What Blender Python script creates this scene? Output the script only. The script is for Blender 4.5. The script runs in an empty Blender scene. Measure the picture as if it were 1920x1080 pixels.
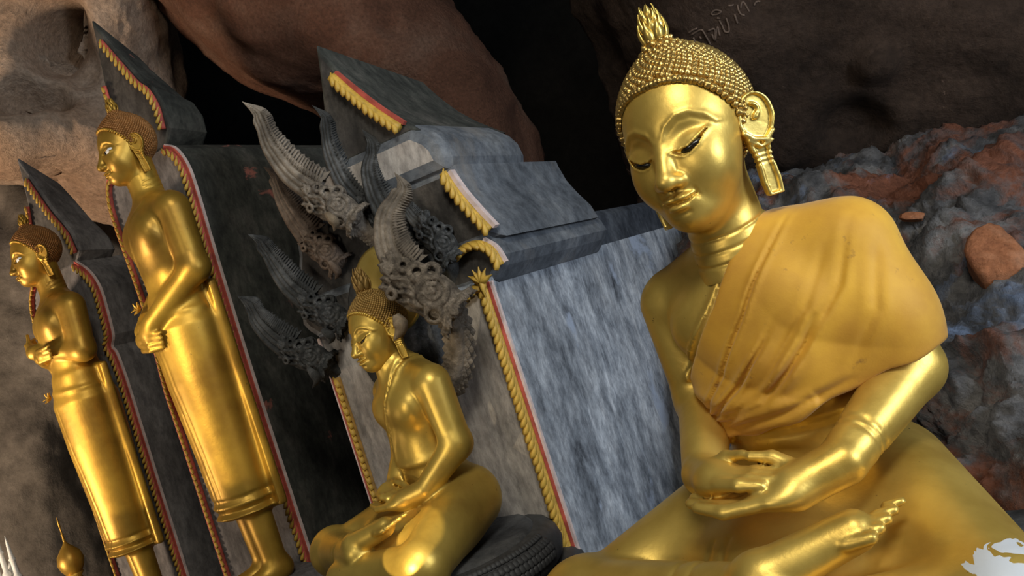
import bpy, bmesh, math, random
import numpy as np
from mathutils import Vector, Matrix, Euler
random.seed(7)
SC = bpy.context.scene
COL = SC.collection

# ------------------------------------------------------------------ camera, world, lights, exposure
ROLL = math.radians(18.0)
FPX = 1600.0
CAM = np.array([0.0, 0.0, 1.45])
c_, s_ = math.cos(ROLL), math.sin(ROLL)
RIGHT = np.array([c_, 0, -s_]); UP = np.array([s_, 0, c_]); FWD = np.array([0, 1.0, 0])
cd = bpy.data.cameras.new('camera'); cam = bpy.data.objects.new('camera', cd); COL.objects.link(cam)
cd.sensor_fit = 'HORIZONTAL'; cd.sensor_width = 36.0; cd.lens = FPX / 1920.0 * 36.0
cd.clip_start = 0.05; cd.clip_end = 100
cam.matrix_world = Matrix(((RIGHT[0], UP[0], -FWD[0], CAM[0]), (RIGHT[1], UP[1], -FWD[1], CAM[1]),
                           (RIGHT[2], UP[2], -FWD[2], CAM[2]), (0, 0, 0, 1)))
SC.camera = cam
SC.view_settings.view_transform = 'Standard'
SC.view_settings.look = 'None'
SC.view_settings.gamma = 1.0
SC.view_settings.use_curve_mapping = False
SC.view_settings.exposure = 0.0
w = bpy.data.worlds.new('world'); SC.world = w; w.use_nodes = True
bg = w.node_tree.nodes['Background']; bg.inputs[0].default_value = (0.55, 0.62, 0.75, 1); bg.inputs[1].default_value = 0.06


def area(name, loc, target, size, power, color, spread=None):
    l = bpy.data.lights.new(name, 'AREA'); l.shape = 'ELLIPSE'; l.size, l.size_y = size
    l.energy = power; l.color = color
    if spread: l.spread = math.radians(spread)
    o = bpy.data.objects.new(name, l); COL.objects.link(o); o.location = loc
    o.rotation_euler = (Vector(target) - Vector(loc)).to_track_quat('-Z', 'Y').to_euler()
    return o


def spot(name, loc, target, angle, power, color, blend=0.05, radius=0.03):
    l = bpy.data.lights.new(name, 'SPOT'); l.spot_size = math.radians(angle); l.spot_blend = blend
    l.energy = power; l.color = color; l.shadow_soft_size = radius
    o = bpy.data.objects.new(name, l); COL.objects.link(o); o.location = loc
    o.rotation_euler = (Vector(target) - Vector(loc)).to_track_quat('-Z', 'Y').to_euler()
    return o


area('skylight_opening', (0.35, -0.8, 4.0), (0.3, 2.0, 1.2), (1.2, 0.85), 84, (1.0, 0.98, 0.88))
area('daylight_right', (3.2, -0.6, 2.0), (0.4, 2.8, 1.1), (1.3, 1.6), 125, (0.76, 0.87, 1.0))
area('cave_mouth_left', (-4.6, 2.3, 0.5), (-2.4, 5.2, 3.4), (0.7, 0.9), 80, (1.0, 0.80, 0.60), 110)
area('daylight_left', (-2.6, -1.6, 2.2), (0.3, 2.0, 1.2), (0.8, 0.6), 10, (1.0, 0.93, 0.78), 100)
spot('sun_shaft_near', (-4.2, -1.6, 2.35), (-1.22, 3.12, 1.50), 8.4, 1150, (1.0, 0.82, 0.46), 0.10, 0.02)
spot('sun_shaft_far', (-5.0, -1.0, 2.35), (-2.03, 3.80, 1.42), 7.6, 950, (1.0, 0.82, 0.46), 0.10, 0.02)
spot('sun_shaft_face', (-3.6, -1.2, 1.1), (-0.45, 2.40, 1.22), 8.0, 160, (1.0, 0.84, 0.55), 0.3, 0.03)
spot('sun_shaft_knee', (-1.6, -1.2, 1.9), tuple(CAM + 2.25 * (FWD + RIGHT * ((778 - 960) / FPX) + UP * ((540 - 1015) / FPX))), 2.5, 1500, (1.0, 0.80, 0.42), 0.05, 0.005)

# ------------------------------------------------------------------ small helpers
Z0 = 0.69                                              # top of the ledge the statues sit on


def at(px, py, D):                                     # a point of the place D metres in front of the lens
    return CAM + D * (FWD + RIGHT * ((px - 960) / FPX) + UP * ((540 - py) / FPX))


def link(o, parent=None):
    COL.objects.link(o)
    if parent is not None: o.parent = parent
    return o


def empty(name, loc=(0, 0, 0), rz=0.0):
    o = bpy.data.objects.new(name, None); o.empty_display_size = 0.05
    o.location = loc; o.rotation_euler = (0, 0, rz); COL.objects.link(o); return o


def tag(o, label=None, cat=None, group=None, kind=None):
    if label: o['label'] = label
    if cat: o['category'] = cat
    if group: o['group'] = group
    if kind: o['kind'] = kind
    return o


def mesh_obj(name, verts, faces, mat=None, parent=None, smooth=True):
    me = bpy.data.meshes.new(name)
    verts = np.asarray(verts, dtype=np.float32)
    if isinstance(faces, np.ndarray):
        k = faces.shape[1]
        me.vertices.add(len(verts)); me.vertices.foreach_set('co', verts.ravel())
        me.loops.add(faces.size); me.loops.foreach_set('vertex_index', faces.astype(np.int32).ravel())
        me.polygons.add(len(faces)); me.polygons.foreach_set('loop_start', np.arange(0, faces.size, k, dtype=np.int32))
        me.update(calc_edges=True)
    else:
        me.from_pydata([tuple(v) for v in verts], [], faces); me.update()
    if smooth: me.shade_smooth()
    if mat: me.materials.append(mat)
    return link(bpy.data.objects.new(name, me), parent)


def inst(name, src, parent, M=None):
    o = src.copy(); o.name = name
    link(o, parent)
    if M is not None: o.matrix_local = M
    return o


def smoothpath(pts, n):
    """Catmull-Rom through pts, n samples"""
    P = np.asarray(pts, float)
    Q = np.vstack([2 * P[0] - P[1], P, 2 * P[-1] - P[-2]])
    t = np.linspace(0, len(P) - 1, n); i = np.minimum(t.astype(int), len(P) - 2); f = (t - i)[:, None]
    a, b, c, d = Q[i], Q[i + 1], Q[i + 2], Q[i + 3]
    return 0.5 * (2 * b + (c - a) * f + (2 * a - 5 * b + 4 * c - d) * f ** 2 + (3 * b - a - 3 * c + d) * f ** 3)


def tube(path, rad, seg=8, flat=1.0, ref=(0, 0, 1)):
    """verts, faces of a tube; rad scalar or per-point; flat squashes one axis"""
    P = np.asarray(path, float); n = len(P); R = np.broadcast_to(np.asarray(rad, float), (n,))
    T = np.gradient(P, axis=0); T /= np.linalg.norm(T, axis=1)[:, None] + 1e-9
    ref = np.asarray(ref, float); V = []; F = []
    for i in range(n):
        a = np.cross(T[i], ref)
        if np.linalg.norm(a) < 1e-3: a = np.cross(T[i], (0.3, 1, 0.1))
        a /= np.linalg.norm(a); b = np.cross(a, T[i])
        for k in range(seg):
            th = 2 * math.pi * k / seg
            V.append(P[i] + R[i] * (a * math.cos(th) * flat + b * math.sin(th)))
    for i in range(n - 1):
        for k in range(seg):
            k2 = (k + 1) % seg
            F.append((i * seg + k, i * seg + k2, (i + 1) * seg + k2, (i + 1) * seg + k))
    F.append(tuple(range(seg))[::-1]); F.append(tuple((n - 1) * seg + k for k in range(seg)))
    return V, F


class MB:
    def __init__(s): s.V = []; s.F = []
    def add(s, v, f):
        o = len(s.V); s.V.extend([tuple(x) for x in v]); s.F.extend([tuple(i + o for i in q) for q in f]); return s
    def tube(s, *a, **k): return s.add(*tube(*a, **k))
    def build(s, name, mat, parent=None, smooth=True): return mesh_obj(name, np.array(s.V), s.F, mat, parent, smooth)


# ------------------------------------------------------------------ noise
def _hash(i, j, k, seed):
    n = (i.astype(np.int64) * 73856093) ^ (j.astype(np.int64) * 19349663) ^ (k.astype(np.int64) * 83492791) ^ (seed * 2654435)
    n = (n ^ (n >> 13)) * 1274126177 & 0x7fffffff
    n = (n ^ (n >> 16)) & 0xffff
    return n.astype(np.float32) / 32767.5 - 1.0


def vnoise(P, seed=0):
    I = np.floor(P).astype(np.int64); f = (P - I).astype(np.float32); f = f * f * (3 - 2 * f)
    i, j, k = I.T; x, y, z = f.T
    def L(a, b, t): return a + (b - a) * t
    h = lambda a, b, c: _hash(i + a, j + b, k + c, seed)
    return L(L(L(h(0, 0, 0), h(1, 0, 0), x), L(h(0, 1, 0), h(1, 1, 0), x), y),
             L(L(h(0, 0, 1), h(1, 0, 1), x), L(h(0, 1, 1), h(1, 1, 1), x), y), z)


def fbm(P, freq=1.0, octv=4, seed=0, gain=0.5):
    P = np.asarray(P); d = np.zeros(len(P), np.float32); a = 1.0
    for o in range(octv):
        d += a * vnoise(P * freq + 17.3 * o, seed + o); freq *= 2.03; a *= gain
    return d


# ------------------------------------------------------------------ signed distance sculpting
def ell(P, c, r):
    q = (P - np.array(c, np.float32)); r = np.array(r, np.float32)
    k0 = np.sqrt(((q / r) ** 2).sum(1)); k1 = np.sqrt(((q / (r * r)) ** 2).sum(1)) + 1e-9
    return k0 * (k0 - 1) / k1


def cap(P, a, b, ra, rb):
    a = np.array(a, np.float32); b = np.array(b, np.float32); ba = b - a
    t = np.clip(((P - a) @ ba) / (ba @ ba), 0, 1)
    return np.sqrt(((P - a - t[:, None] * ba) ** 2).sum(1)) - (ra + (rb - ra) * t)


def box(P, c, h, r=0.0):
    q = np.abs(P - np.array(c, np.float32)) - (np.array(h, np.float32) - r)
    return np.sqrt((np.maximum(q, 0) ** 2).sum(1)) + np.minimum(q.max(1), 0) - r


def smin(a, b, k):
    h = np.maximum(k - np.abs(a - b), 0) / k
    return np.minimum(a, b) - h * h * k * 0.25


def smax(a, b, k): return -smin(-a, -b, k)


def seg2(x, z, pts):
    """distance in a plane to a polyline"""
    d = np.full(x.shape, 9.0, np.float32)
    for (ax, az), (bx, bz) in zip(pts[:-1], pts[1:]):
        ux, uz = bx - ax, bz - az; t = np.clip(((x - ax) * ux + (z - az) * uz) / (ux * ux + uz * uz), 0, 1)
        d = np.minimum(d, np.hypot(x - ax - t * ux, z - az - t * uz))
    return d


def fold2(x, z, pts):
    """distance to a polyline and a weight that dies out at both its ends"""
    L = [0.0]
    for (ax, az), (bx, bz) in zip(pts[:-1], pts[1:]): L.append(L[-1] + math.hypot(bx - ax, bz - az))
    d = np.full(x.shape, 9.0, np.float32); sp = np.zeros(x.shape, np.float32)
    for i, ((ax, az), (bx, bz)) in enumerate(zip(pts[:-1], pts[1:])):
        ux, uz = bx - ax, bz - az; t = np.clip(((x - ax) * ux + (z - az) * uz) / (ux * ux + uz * uz), 0, 1)
        q = np.hypot(x - ax - t * ux, z - az - t * uz); m = q < d
        d = np.where(m, q, d); sp = np.where(m, (L[i] + t * (L[i + 1] - L[i])) / L[-1], sp)
    return d, np.clip(np.sin(sp * math.pi), 0, 1) ** .6


def gs(d, w): return np.exp(-(d / w) ** 2)


def sdf_mesh(f, lo, hi, h, margin=0.012):
    lo = np.array(lo, np.float32); hi = np.array(hi, np.float32); B = 8
    nb = np.ceil((hi - lo) / (h * B)).astype(int)
    bc = np.stack(np.meshgrid(*[np.arange(n) for n in nb], indexing='ij'), -1).reshape(-1, 3)
    cen = lo + (bc + 0.5) * B * h - 0.5 * h
    dc = f(cen.astype(np.float32))
    rad = B * h * 0.87
    keep = np.abs(dc) < rad * 1.35 + margin
    D = np.repeat(np.repeat(np.repeat(np.where(dc > 0, 9.0, -9.0).astype(np.float32).reshape(nb), B, 0), B, 1), B, 2)
    off = np.stack(np.meshgrid(*[np.arange(B)] * 3, indexing='ij'), -1).reshape(-1, 3)
    kb = bc[keep]
    for s in range(0, len(kb), 400):
        idx = (kb[s:s + 400, None, :] * B + off[None]).reshape(-1, 3)
        D[idx[:, 0], idx[:, 1], idx[:, 2]] = f((lo + idx * h).astype(np.float32))
    S = D < 0
    n = S.shape
    cnt = np.zeros((n[0] - 1, n[1] - 1, n[2] - 1), np.int8)
    offs = [(a, b, c) for a in (0, 1) for b in (0, 1) for c in (0, 1)]
    for a, b, c in offs: cnt += S[a:n[0] - 1 + a, b:n[1] - 1 + b, c:n[2] - 1 + c]
    I = np.argwhere((cnt > 0) & (cnt < 8))
    vid = np.full(cnt.shape, -1, np.int32); vid[I[:, 0], I[:, 1], I[:, 2]] = np.arange(len(I))
    val = {o: D[I[:, 0] + o[0], I[:, 1] + o[1], I[:, 2] + o[2]] for o in offs}
    acc = np.zeros((len(I), 3), np.float32); num = np.zeros(len(I), np.float32)
    for o in offs:
        for ax in range(3):
            if o[ax] == 0:
                o2 = list(o); o2[ax] = 1; o2 = tuple(o2)
                a, b = val[o], val[o2]; m = (a < 0) != (b < 0)
                t = np.where(m, a / np.where(m, a - b, 1), 0)
                p = np.tile(np.array(o, np.float32), (len(I), 1)); p[:, ax] += t
                acc[m] += p[m]; num[m] += 1
    V = lo + (I + acc / num[:, None]) * h
    Q = []
    for ax in range(3):
        u, v = [(1, 2), (2, 0), (0, 1)][ax]
        sl0 = [slice(None)] * 3; sl1 = [slice(None)] * 3
        sl0[ax] = slice(0, -1); sl1[ax] = slice(1, None)
        a, b = S[tuple(sl0)], S[tuple(sl1)]
        E = np.argwhere(a != b)
        E = E[(E[:, u] > 0) & (E[:, v] > 0) & (E[:, u] < n[u] - 1) & (E[:, v] < n[v] - 1)]
        ins = S[E[:, 0], E[:, 1], E[:, 2]]
        def vv(du, dv):
            k = E.copy(); k[:, u] -= du; k[:, v] -= dv; return vid[k[:, 0], k[:, 1], k[:, 2]]
        q = np.stack([vv(1, 1), vv(0, 1), vv(0, 0), vv(1, 0)], 1)
        q[~ins] = q[~ins][:, ::-1]
        Q.append(q)
    Q = np.vstack(Q); Q = Q[(Q >= 0).all(1)]
    return V.astype(np.float32), Q


def merge(parts):
    V = []; F = []; o = 0
    for v, f in parts: V.append(v); F.append(f + o); o += len(v)
    return np.vstack(V), np.vstack(F)


# ------------------------------------------------------------------ materials
def mat_base(name):
    m = bpy.data.materials.new(name); m.use_nodes = True; nt = m.node_tree
    return m, nt, nt.nodes['Principled BSDF']


def nd(nt, typ, **kw):
    n = nt.nodes.new(typ)
    for k, v in kw.items():
        if k.startswith('i_'): n.inputs[k[2:].replace('_', ' ')].default_value = v
        else: setattr(n, k, v)
    return n


def ramp(nt, src, stops):
    r = nt.nodes.new('ShaderNodeValToRGB'); e = r.color_ramp.elements
    while len(e) < len(stops): e.new(0.5)
    for el, (p, c) in zip(e, stops): el.position = p; el.color = (*c, 1) if len(c) == 3 else c
    nt.links.new(src, r.inputs[0]); return r


def noise(nt, scale, detail=6, rough=0.6, vec=None, dist=0.0):
    n = nd(nt, 'ShaderNodeTexNoise'); n.inputs['Scale'].default_value = scale; n.inputs['Detail'].default_value = detail
    n.inputs['Roughness'].default_value = rough; n.inputs['Distortion'].default_value = dist
    if vec is not None: nt.links.new(vec, n.inputs['Vector'])
    return n


def mixc(nt, fac, a, b, mode='MIX'):
    m = nd(nt, 'ShaderNodeMix', data_type='RGBA', blend_type=mode)
    for sock, v in ((m.inputs[0], fac), (m.inputs[6], a), (m.inputs[7], b)):
        if hasattr(v, 'links') or hasattr(v, 'is_linked'): nt.links.new(v, sock)
        elif isinstance(v, (int, float)): sock.default_value = v
        else: sock.default_value = (*v, 1)
    return m.outputs[2]


def bump(nt, bsdf, src, strength, dist=0.01):
    b = nd(nt, 'ShaderNodeBump'); b.inputs['Strength'].default_value = strength; b.inputs['Distance'].default_value = dist
    nt.links.new(src, b.inputs['Height']); nt.links.new(b.outputs[0], bsdf.inputs['Normal'])


def tc(nt, scale=(1, 1, 1), rot=(0, 0, 0)):
    t = nd(nt, 'ShaderNodeTexCoord'); mp = nd(nt, 'ShaderNodeMapping')
    mp.inputs['Scale'].default_value = scale; mp.inputs['Rotation'].default_value = rot
    nt.links.new(t.outputs['Object'], mp.inputs[0]); return mp.outputs[0]


def gold(name, c1, c2, rough=0.36, metal=0.9, chip=None, fine=1.0):
    m, nt, b = mat_base(name); v = tc(nt)
    n1 = noise(nt, 5.5, 5, 0.6, v)
    col = ramp(nt, n1.outputs[0], [(0.32, c2), (0.62, c1)]).outputs[0]
    n2 = noise(nt, 42, 3, 0.7, v)                           # small dark scratches and fly specks
    sp = ramp(nt, n2.outputs[0], [(0.72, (0, 0, 0)), (0.76, (1, 1, 1))]).outputs[0]
    col = mixc(nt, sp, col, (0.07, 0.045, 0.015))
    n3 = noise(nt, 70 * fine, 4, 0.6, v)
    rg = nd(nt, 'ShaderNodeMapRange'); rg.inputs['To Min'].default_value = rough - 0.06; rg.inputs['To Max'].default_value = rough + 0.1
    nt.links.new(n1.outputs[0], rg.inputs[0]); nt.links.new(rg.outputs[0], b.inputs['Roughness'])
    b.inputs['Metallic'].default_value = metal
    if chip:                                                # bare plaster where the gilding has broken off
        (cx, cy, cz), r = chip
        vm = nd(nt, 'ShaderNodeVectorMath', operation='DISTANCE'); nt.links.new(v, vm.inputs[0]); vm.inputs[1].default_value = (cx, cy, cz)
        nn = noise(nt, 16, 3, 0.55, v, 0.6)
        ma = nd(nt, 'ShaderNodeMath', operation='MULTIPLY_ADD'); nt.links.new(nn.outputs[0], ma.inputs[0]); ma.inputs[1].default_value = 0.16
        nt.links.new(vm.outputs['Value'], ma.inputs[2])
        lt = nd(nt, 'ShaderNodeMath', operation='LESS_THAN'); nt.links.new(ma.outputs[0], lt.inputs[0]); lt.inputs[1].default_value = r + 0.08
        col = mixc(nt, lt.outputs[0], col, (0.50, 0.51, 0.52))
        mm = nd(nt, 'ShaderNodeMath', operation='MULTIPLY_ADD'); nt.links.new(lt.outputs[0], mm.inputs[0]); mm.inputs[1].default_value = -metal; mm.inputs[2].default_value = metal
        nt.links.new(mm.outputs[0], b.inputs['Metallic'])
    nt.links.new(col, b.inputs['Base Color'])
    bump(nt, b, n3.outputs[0], 0.12, 0.004)
    return m


def plain(name, color, rough=0.7, metal=0.0, var=0.25, scale=20, bmp=0.2, dist=0.005):
    m, nt, b = mat_base(name); v = tc(nt); n = noise(nt, scale, 5, 0.6, v)
    dk = tuple(c * (1 - var) for c in color); lt = tuple(min(1, c * (1 + var)) for c in color)
    nt.links.new(ramp(nt, n.outputs[0], [(0.3, dk), (0.7, lt)]).outputs[0], b.inputs['Base Color'])
    b.inputs['Roughness'].default_value = rough; b.inputs['Metallic'].default_value = metal
    if bmp: bump(nt, b, n.outputs[0], bmp, dist)
    return m


def rock(name, cols, scale=2.0, fine=14, bmp=0.6, rough=0.9, patches=()):
    m, nt, b = mat_base(name); v = tc(nt)
    n1 = noise(nt, scale, 8, 0.62, v, 0.4); n2 = noise(nt, fine, 8, 0.7, v)
    k = len(cols); col = ramp(nt, n1.outputs[0], [(0.28 + 0.44 * i / (k - 1), c) for i, c in enumerate(cols)]).outputs[0]
    for sc, lo, hi, c in patches:
        n = noise(nt, sc, 7, 0.65, v, 0.5)
        col = mixc(nt, ramp(nt, n.outputs[0], [(lo, (0, 0, 0)), (hi, (1, 1, 1))]).outputs[0], col, c)
    g = ramp(nt, n2.outputs[0], [(0.25, (0.45, 0.45, 0.45)), (0.7, (1.15, 1.15, 1.15))]).outputs[0]
    nt.links.new(mixc(nt, 1.0, col, g, 'MULTIPLY'), b.inputs['Base Color'])
    b.inputs['Roughness'].default_value = rough; b.inputs['Specular IOR Level'].default_value = 0.2
    bump(nt, b, n2.outputs[0], bmp, 0.03)
    return m


def plaster(name, cols, streak=(9, 9, 2.2), bmp=0.35, extra=()):
    m, nt, b = mat_base(name); v = tc(nt, streak); v0 = tc(nt)
    n1 = noise(nt, 1.6, 9, 0.68, v, 0.3); n2 = noise(nt, 2.2, 4, 0.5, v0)
    k = len(cols); col = ramp(nt, n1.outputs[0], [(0.3 + 0.4 * i / (k - 1), c) for i, c in enumerate(cols)]).outputs[0]
    sh = ramp(nt, n2.outputs[0], [(0.3, (0.62, 0.62, 0.62)), (0.65, (1.1, 1.1, 1.1))]).outputs[0]
    col = mixc(nt, 1.0, col, sh, 'MULTIPLY')
    n4 = noise(nt, 7, 8, 0.75, v)
    col = mixc(nt, 1.0, col, ramp(nt, n4.outputs[0], [(0.36, (0.55, 0.55, 0.56)), (0.62, (1.12, 1.12, 1.12))]).outputs[0], 'MULTIPLY')
    for sc, lo, hi, c in extra:
        n = noise(nt, sc, 6, 0.6, v0, 0.4)
        col = mixc(nt, ramp(nt, n.outputs[0], [(lo, (0, 0, 0)), (hi, (1, 1, 1))]).outputs[0], col, c)
    nt.links.new(col, b.inputs['Base Color']); b.inputs['Roughness'].default_value = 0.85
    b.inputs['Specular IOR Level'].default_value = 0.25
    bump(nt, b, n1.outputs[0], bmp, 0.01)
    return m


M_GOLD_F = gold('gold_leaf_front', (0.72, 0.49, 0.11), (0.53, 0.33, 0.06), 0.40, 0.70, chip=((0.405, -0.375, 0.125), 0.055))
M_GOLD_H = gold('gold_leaf_bright', (0.82, 0.60, 0.17), (0.62, 0.41, 0.08), 0.33, 0.80)
M_GOLD_C = gold('gold_leaf_curls', (0.62, 0.42, 0.13), (0.42, 0.27, 0.08), 0.33, 0.85)
M_GOLD_M = gold('gold_leaf_middle', (0.70, 0.48, 0.10), (0.46, 0.29, 0.055), 0.38, 0.66)
M_GOLD_S = gold('gold_leaf_standing', (0.54, 0.32, 0.045), (0.33, 0.175, 0.025), 0.42, 0.62)
M_HAIR_S = plain('red_brown_hair', (0.30, 0.13, 0.035), 0.55, 0.4, 0.3, 30)
M_HAIR_M = plain('shaded_gold_hair', (0.30, 0.18, 0.05), 0.5, 0.5, 0.3, 30)  # gold darkened to carry the shade over the middle statue's hair and finial
M_ROPE = plain('ochre_yellow_paint', (0.50, 0.30, 0.045), 0.55, 0.0, 0.35, 30, 0.3)
M_ROPE_D = plain('muted_ochre_paint', (0.40, 0.22, 0.05), 0.7, 0.0, 0.4, 30, 0.3)  # darker, duller ochre for the core of the left border
M_RED = plain('red_paint', (0.42, 0.075, 0.05), 0.7, 0.0, 0.4, 18, 0.3)
M_PINK = plain('pink_white_paint', (0.62, 0.48, 0.44), 0.8, 0.0, 0.25, 25, 0.3)
M_WHITE = plain('eye_white', (0.75, 0.72, 0.66), 0.4, 0, 0.05, 20, 0)
M_BLACK = plain('eye_black', (0.01, 0.008, 0.006), 0.25, 0, 0.1, 20, 0)
M_NAGA = [rock('grey_carved_cement', [(0.06, 0.048, 0.04), (0.22, 0.18, 0.14), (0.46, 0.38, 0.30)], 9, 45, 0.5),
          rock('brown_carved_cement', [(0.05, 0.036, 0.027), (0.17, 0.12, 0.088), (0.32, 0.24, 0.18)], 9, 45, 0.5),
          rock('dark_carved_cement', [(0.02, 0.02, 0.02), (0.065, 0.065, 0.063), (0.20, 0.195, 0.19)], 9, 45, 0.5),
          rock('tan_carved_cement', [(0.12, 0.09, 0.06), (0.28, 0.21, 0.14), (0.42, 0.34, 0.24)], 9, 45, 0.5)]
M_FRONTP = plaster('warm_grey_plaster', [(0.26, 0.22, 0.19), (0.46, 0.41, 0.365), (0.60, 0.54, 0.48)], (5, 5, 1.8), 0.25)
M_SIDEP = plaster('weathered_skylit_plaster', [(0.05, 0.055, 0.065), (0.26, 0.28, 0.31), (0.46, 0.48, 0.51), (0.70, 0.71, 0.72)], (5, 5, 2.6), 0.7,  # blue of the skylight is mixed into the side's base colour
                  extra=[(3.1, 0.60, 0.66, (0.33, 0.37, 0.45))])
M_TIERP = plaster('smooth_grey_cement', [(0.07, 0.078, 0.09), (0.14, 0.15, 0.165), (0.21, 0.215, 0.22)], (3, 3, 3), 0.3,
                  extra=[(2.3, 0.55, 0.75, (0.22, 0.19, 0.16))])
M_TIERD = plaster('dark_blue_grey_cement', [(0.02, 0.024, 0.03), (0.055, 0.062, 0.075), (0.11, 0.12, 0.135)], (4, 4, 3), 0.5)  # darker, bluer cement for the sides of the rear block
M_SOOT = plaster('sooty_plaster', [(0.03, 0.027, 0.025), (0.07, 0.062, 0.055), (0.13, 0.115, 0.10)], (4, 4, 3), 0.5)
M_DARKP = plaster('mossy_shaded_plaster', [(0.025, 0.025, 0.022), (0.06, 0.06, 0.05), (0.11, 0.10, 0.085)], (5, 5, 3), 0.4,  # moss tone; on the taller statue's niche side it paints in shade
                  extra=[(4.5, 0.64, 0.68, (0.36, 0.13, 0.10))])
M_GREYP = plaster('worn_grey_plaster', [(0.10, 0.09, 0.085), (0.20, 0.18, 0.17), (0.30, 0.275, 0.26)], (4, 4, 2), 0.4)
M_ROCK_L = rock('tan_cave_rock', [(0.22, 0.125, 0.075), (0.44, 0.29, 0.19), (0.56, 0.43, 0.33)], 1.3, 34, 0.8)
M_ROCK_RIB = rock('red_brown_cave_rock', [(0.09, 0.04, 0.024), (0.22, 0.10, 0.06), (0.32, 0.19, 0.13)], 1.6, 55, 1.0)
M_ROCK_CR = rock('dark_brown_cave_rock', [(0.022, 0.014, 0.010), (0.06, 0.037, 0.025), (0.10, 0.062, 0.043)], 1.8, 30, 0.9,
                 patches=[(5.0, 0.68, 0.72, (0.34, 0.22, 0.16))])
M_ROCK_R = rock('mottled_rubble_rock', [(0.03, 0.03, 0.033), (0.16, 0.15, 0.145), (0.36, 0.33, 0.30)], 5.0, 26, 1.0,
                patches=[(1.9, 0.47, 0.56, (0.27, 0.10, 0.055)), (2.6, 0.58, 0.68, (0.22, 0.28, 0.40))])
M_ROCK_LL = rock('dim_grey_brown_rock', [(0.06, 0.05, 0.042), (0.15, 0.125, 0.10), (0.24, 0.20, 0.165)], 1.2, 10, 0.5)
M_ROCK_B = rock('unlit_cave_rock', [(0.006, 0.006, 0.005), (0.015, 0.014, 0.012)], 1.5, 8, 0.5)  # darkness of the deep cave put into the rock colour
M_STONE_RED = rock('rust_red_stone', [(0.22, 0.07, 0.03), (0.42, 0.16, 0.07), (0.50, 0.24, 0.13)], 7, 40, 0.7)
M_STONE_GREY = rock('grey_stone', [(0.05, 0.05, 0.05), (0.16, 0.15, 0.145), (0.24, 0.22, 0.21)], 7, 40, 0.8)
M_FLOOR = rock('dark_cement_ledge', [(0.03, 0.03, 0.032), (0.08, 0.08, 0.082), (0.13, 0.125, 0.12)], 4, 30, 0.4)
M_COIL = plain('black_scaled_cement', (0.045, 0.045, 0.046), 0.6, 0, 0.4, 30, 0.3)
M_BELLY = plain('pale_belly_scales', (0.30, 0.255, 0.20), 0.7, 0, 0.3, 30, 0.3)
M_CREAM = plain('whitewashed_wood', (0.72, 0.70, 0.64), 0.6, 0, 0.15, 20, 0.2)


def cloth_material():
    m, nt, b = mat_base('orange_robe_cloth'); v = tc(nt)
    n1 = noise(nt, 4, 5, 0.6, v); col = ramp(nt, n1.outputs[0], [(0.3, (0.40, 0.18, 0.018)), (0.7, (0.68, 0.37, 0.032))]).outputs[0]
    n2 = noise(nt, 24, 4, 0.7, v)
    col = mixc(nt, ramp(nt, n2.outputs[0], [(0.64, (0, 0, 0)), (0.74, (0.8, 0.8, 0.8))]).outputs[0], col, (0.24, 0.11, 0.025))
    nt.links.new(col, b.inputs['Base Color']); b.inputs['Roughness'].default_value = 0.62
    b.inputs['Sheen Weight'].default_value = 0.15
    b.inputs['Specular IOR Level'].default_value = 0.3
    n3 = noise(nt, 260, 2, 0.5, v); bump(nt, b, n3.outputs[0], 0.12, 0.002)
    return m


M_CLOTH = cloth_material()


# ------------------------------------------------------------------ the cave (setting)
def sheet(name, ctrl, mat, n=(60, 60), amp=0.06, freq=2.0, octv=5, seed=1, pits=(), thick=0.25, gain=0.5):
    """rock surface through a net of world points, roughened along its normal, with thickness behind"""
    G = np.array([[at(*p) for p in row] for row in ctrl])
    rows = np.array([smoothpath(r, n[1]) for r in G])
    S = np.array([smoothpath(rows[:, j], n[0]) for j in range(n[1])]).transpose(1, 0, 2)
    du = np.gradient(S, axis=0); dv = np.gradient(S, axis=1); N = np.cross(du, dv); N /= np.linalg.norm(N, axis=2)[..., None] + 1e-9
    if (N * (CAM - S)).sum() < 0: N = -N
    P = S.reshape(-1, 3); d = amp * fbm(P, freq, octv, seed, gain)
    for (px, py, D, r, dep) in pits:
        q = at(px, py, D); d = d - dep * np.exp(-(((P - q) ** 2).sum(1) / r ** 2) ** 2.5)
    S = S + N * d.reshape(n)[..., None]
    V = S.reshape(-1, 3); i = np.arange(n[0] * n[1]).reshape(n)
    F = np.stack([i[:-1, :-1], i[1:, :-1], i[1:, 1:], i[:-1, 1:]], -1).reshape(-1, 4)
    o = mesh_obj(name, V, F, mat)
    so = o.modifiers.new('thickness', 'SOLIDIFY'); so.thickness = thick; so.offset = -1
    me = o.data
    if (np.array(me.polygons[len(me.polygons) // 2].normal) @ (CAM - np.array(me.polygons[len(me.polygons) // 2].center))) < 0:
        me.flip_normals()
    o['kind'] = 'structure'
    return o


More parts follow.
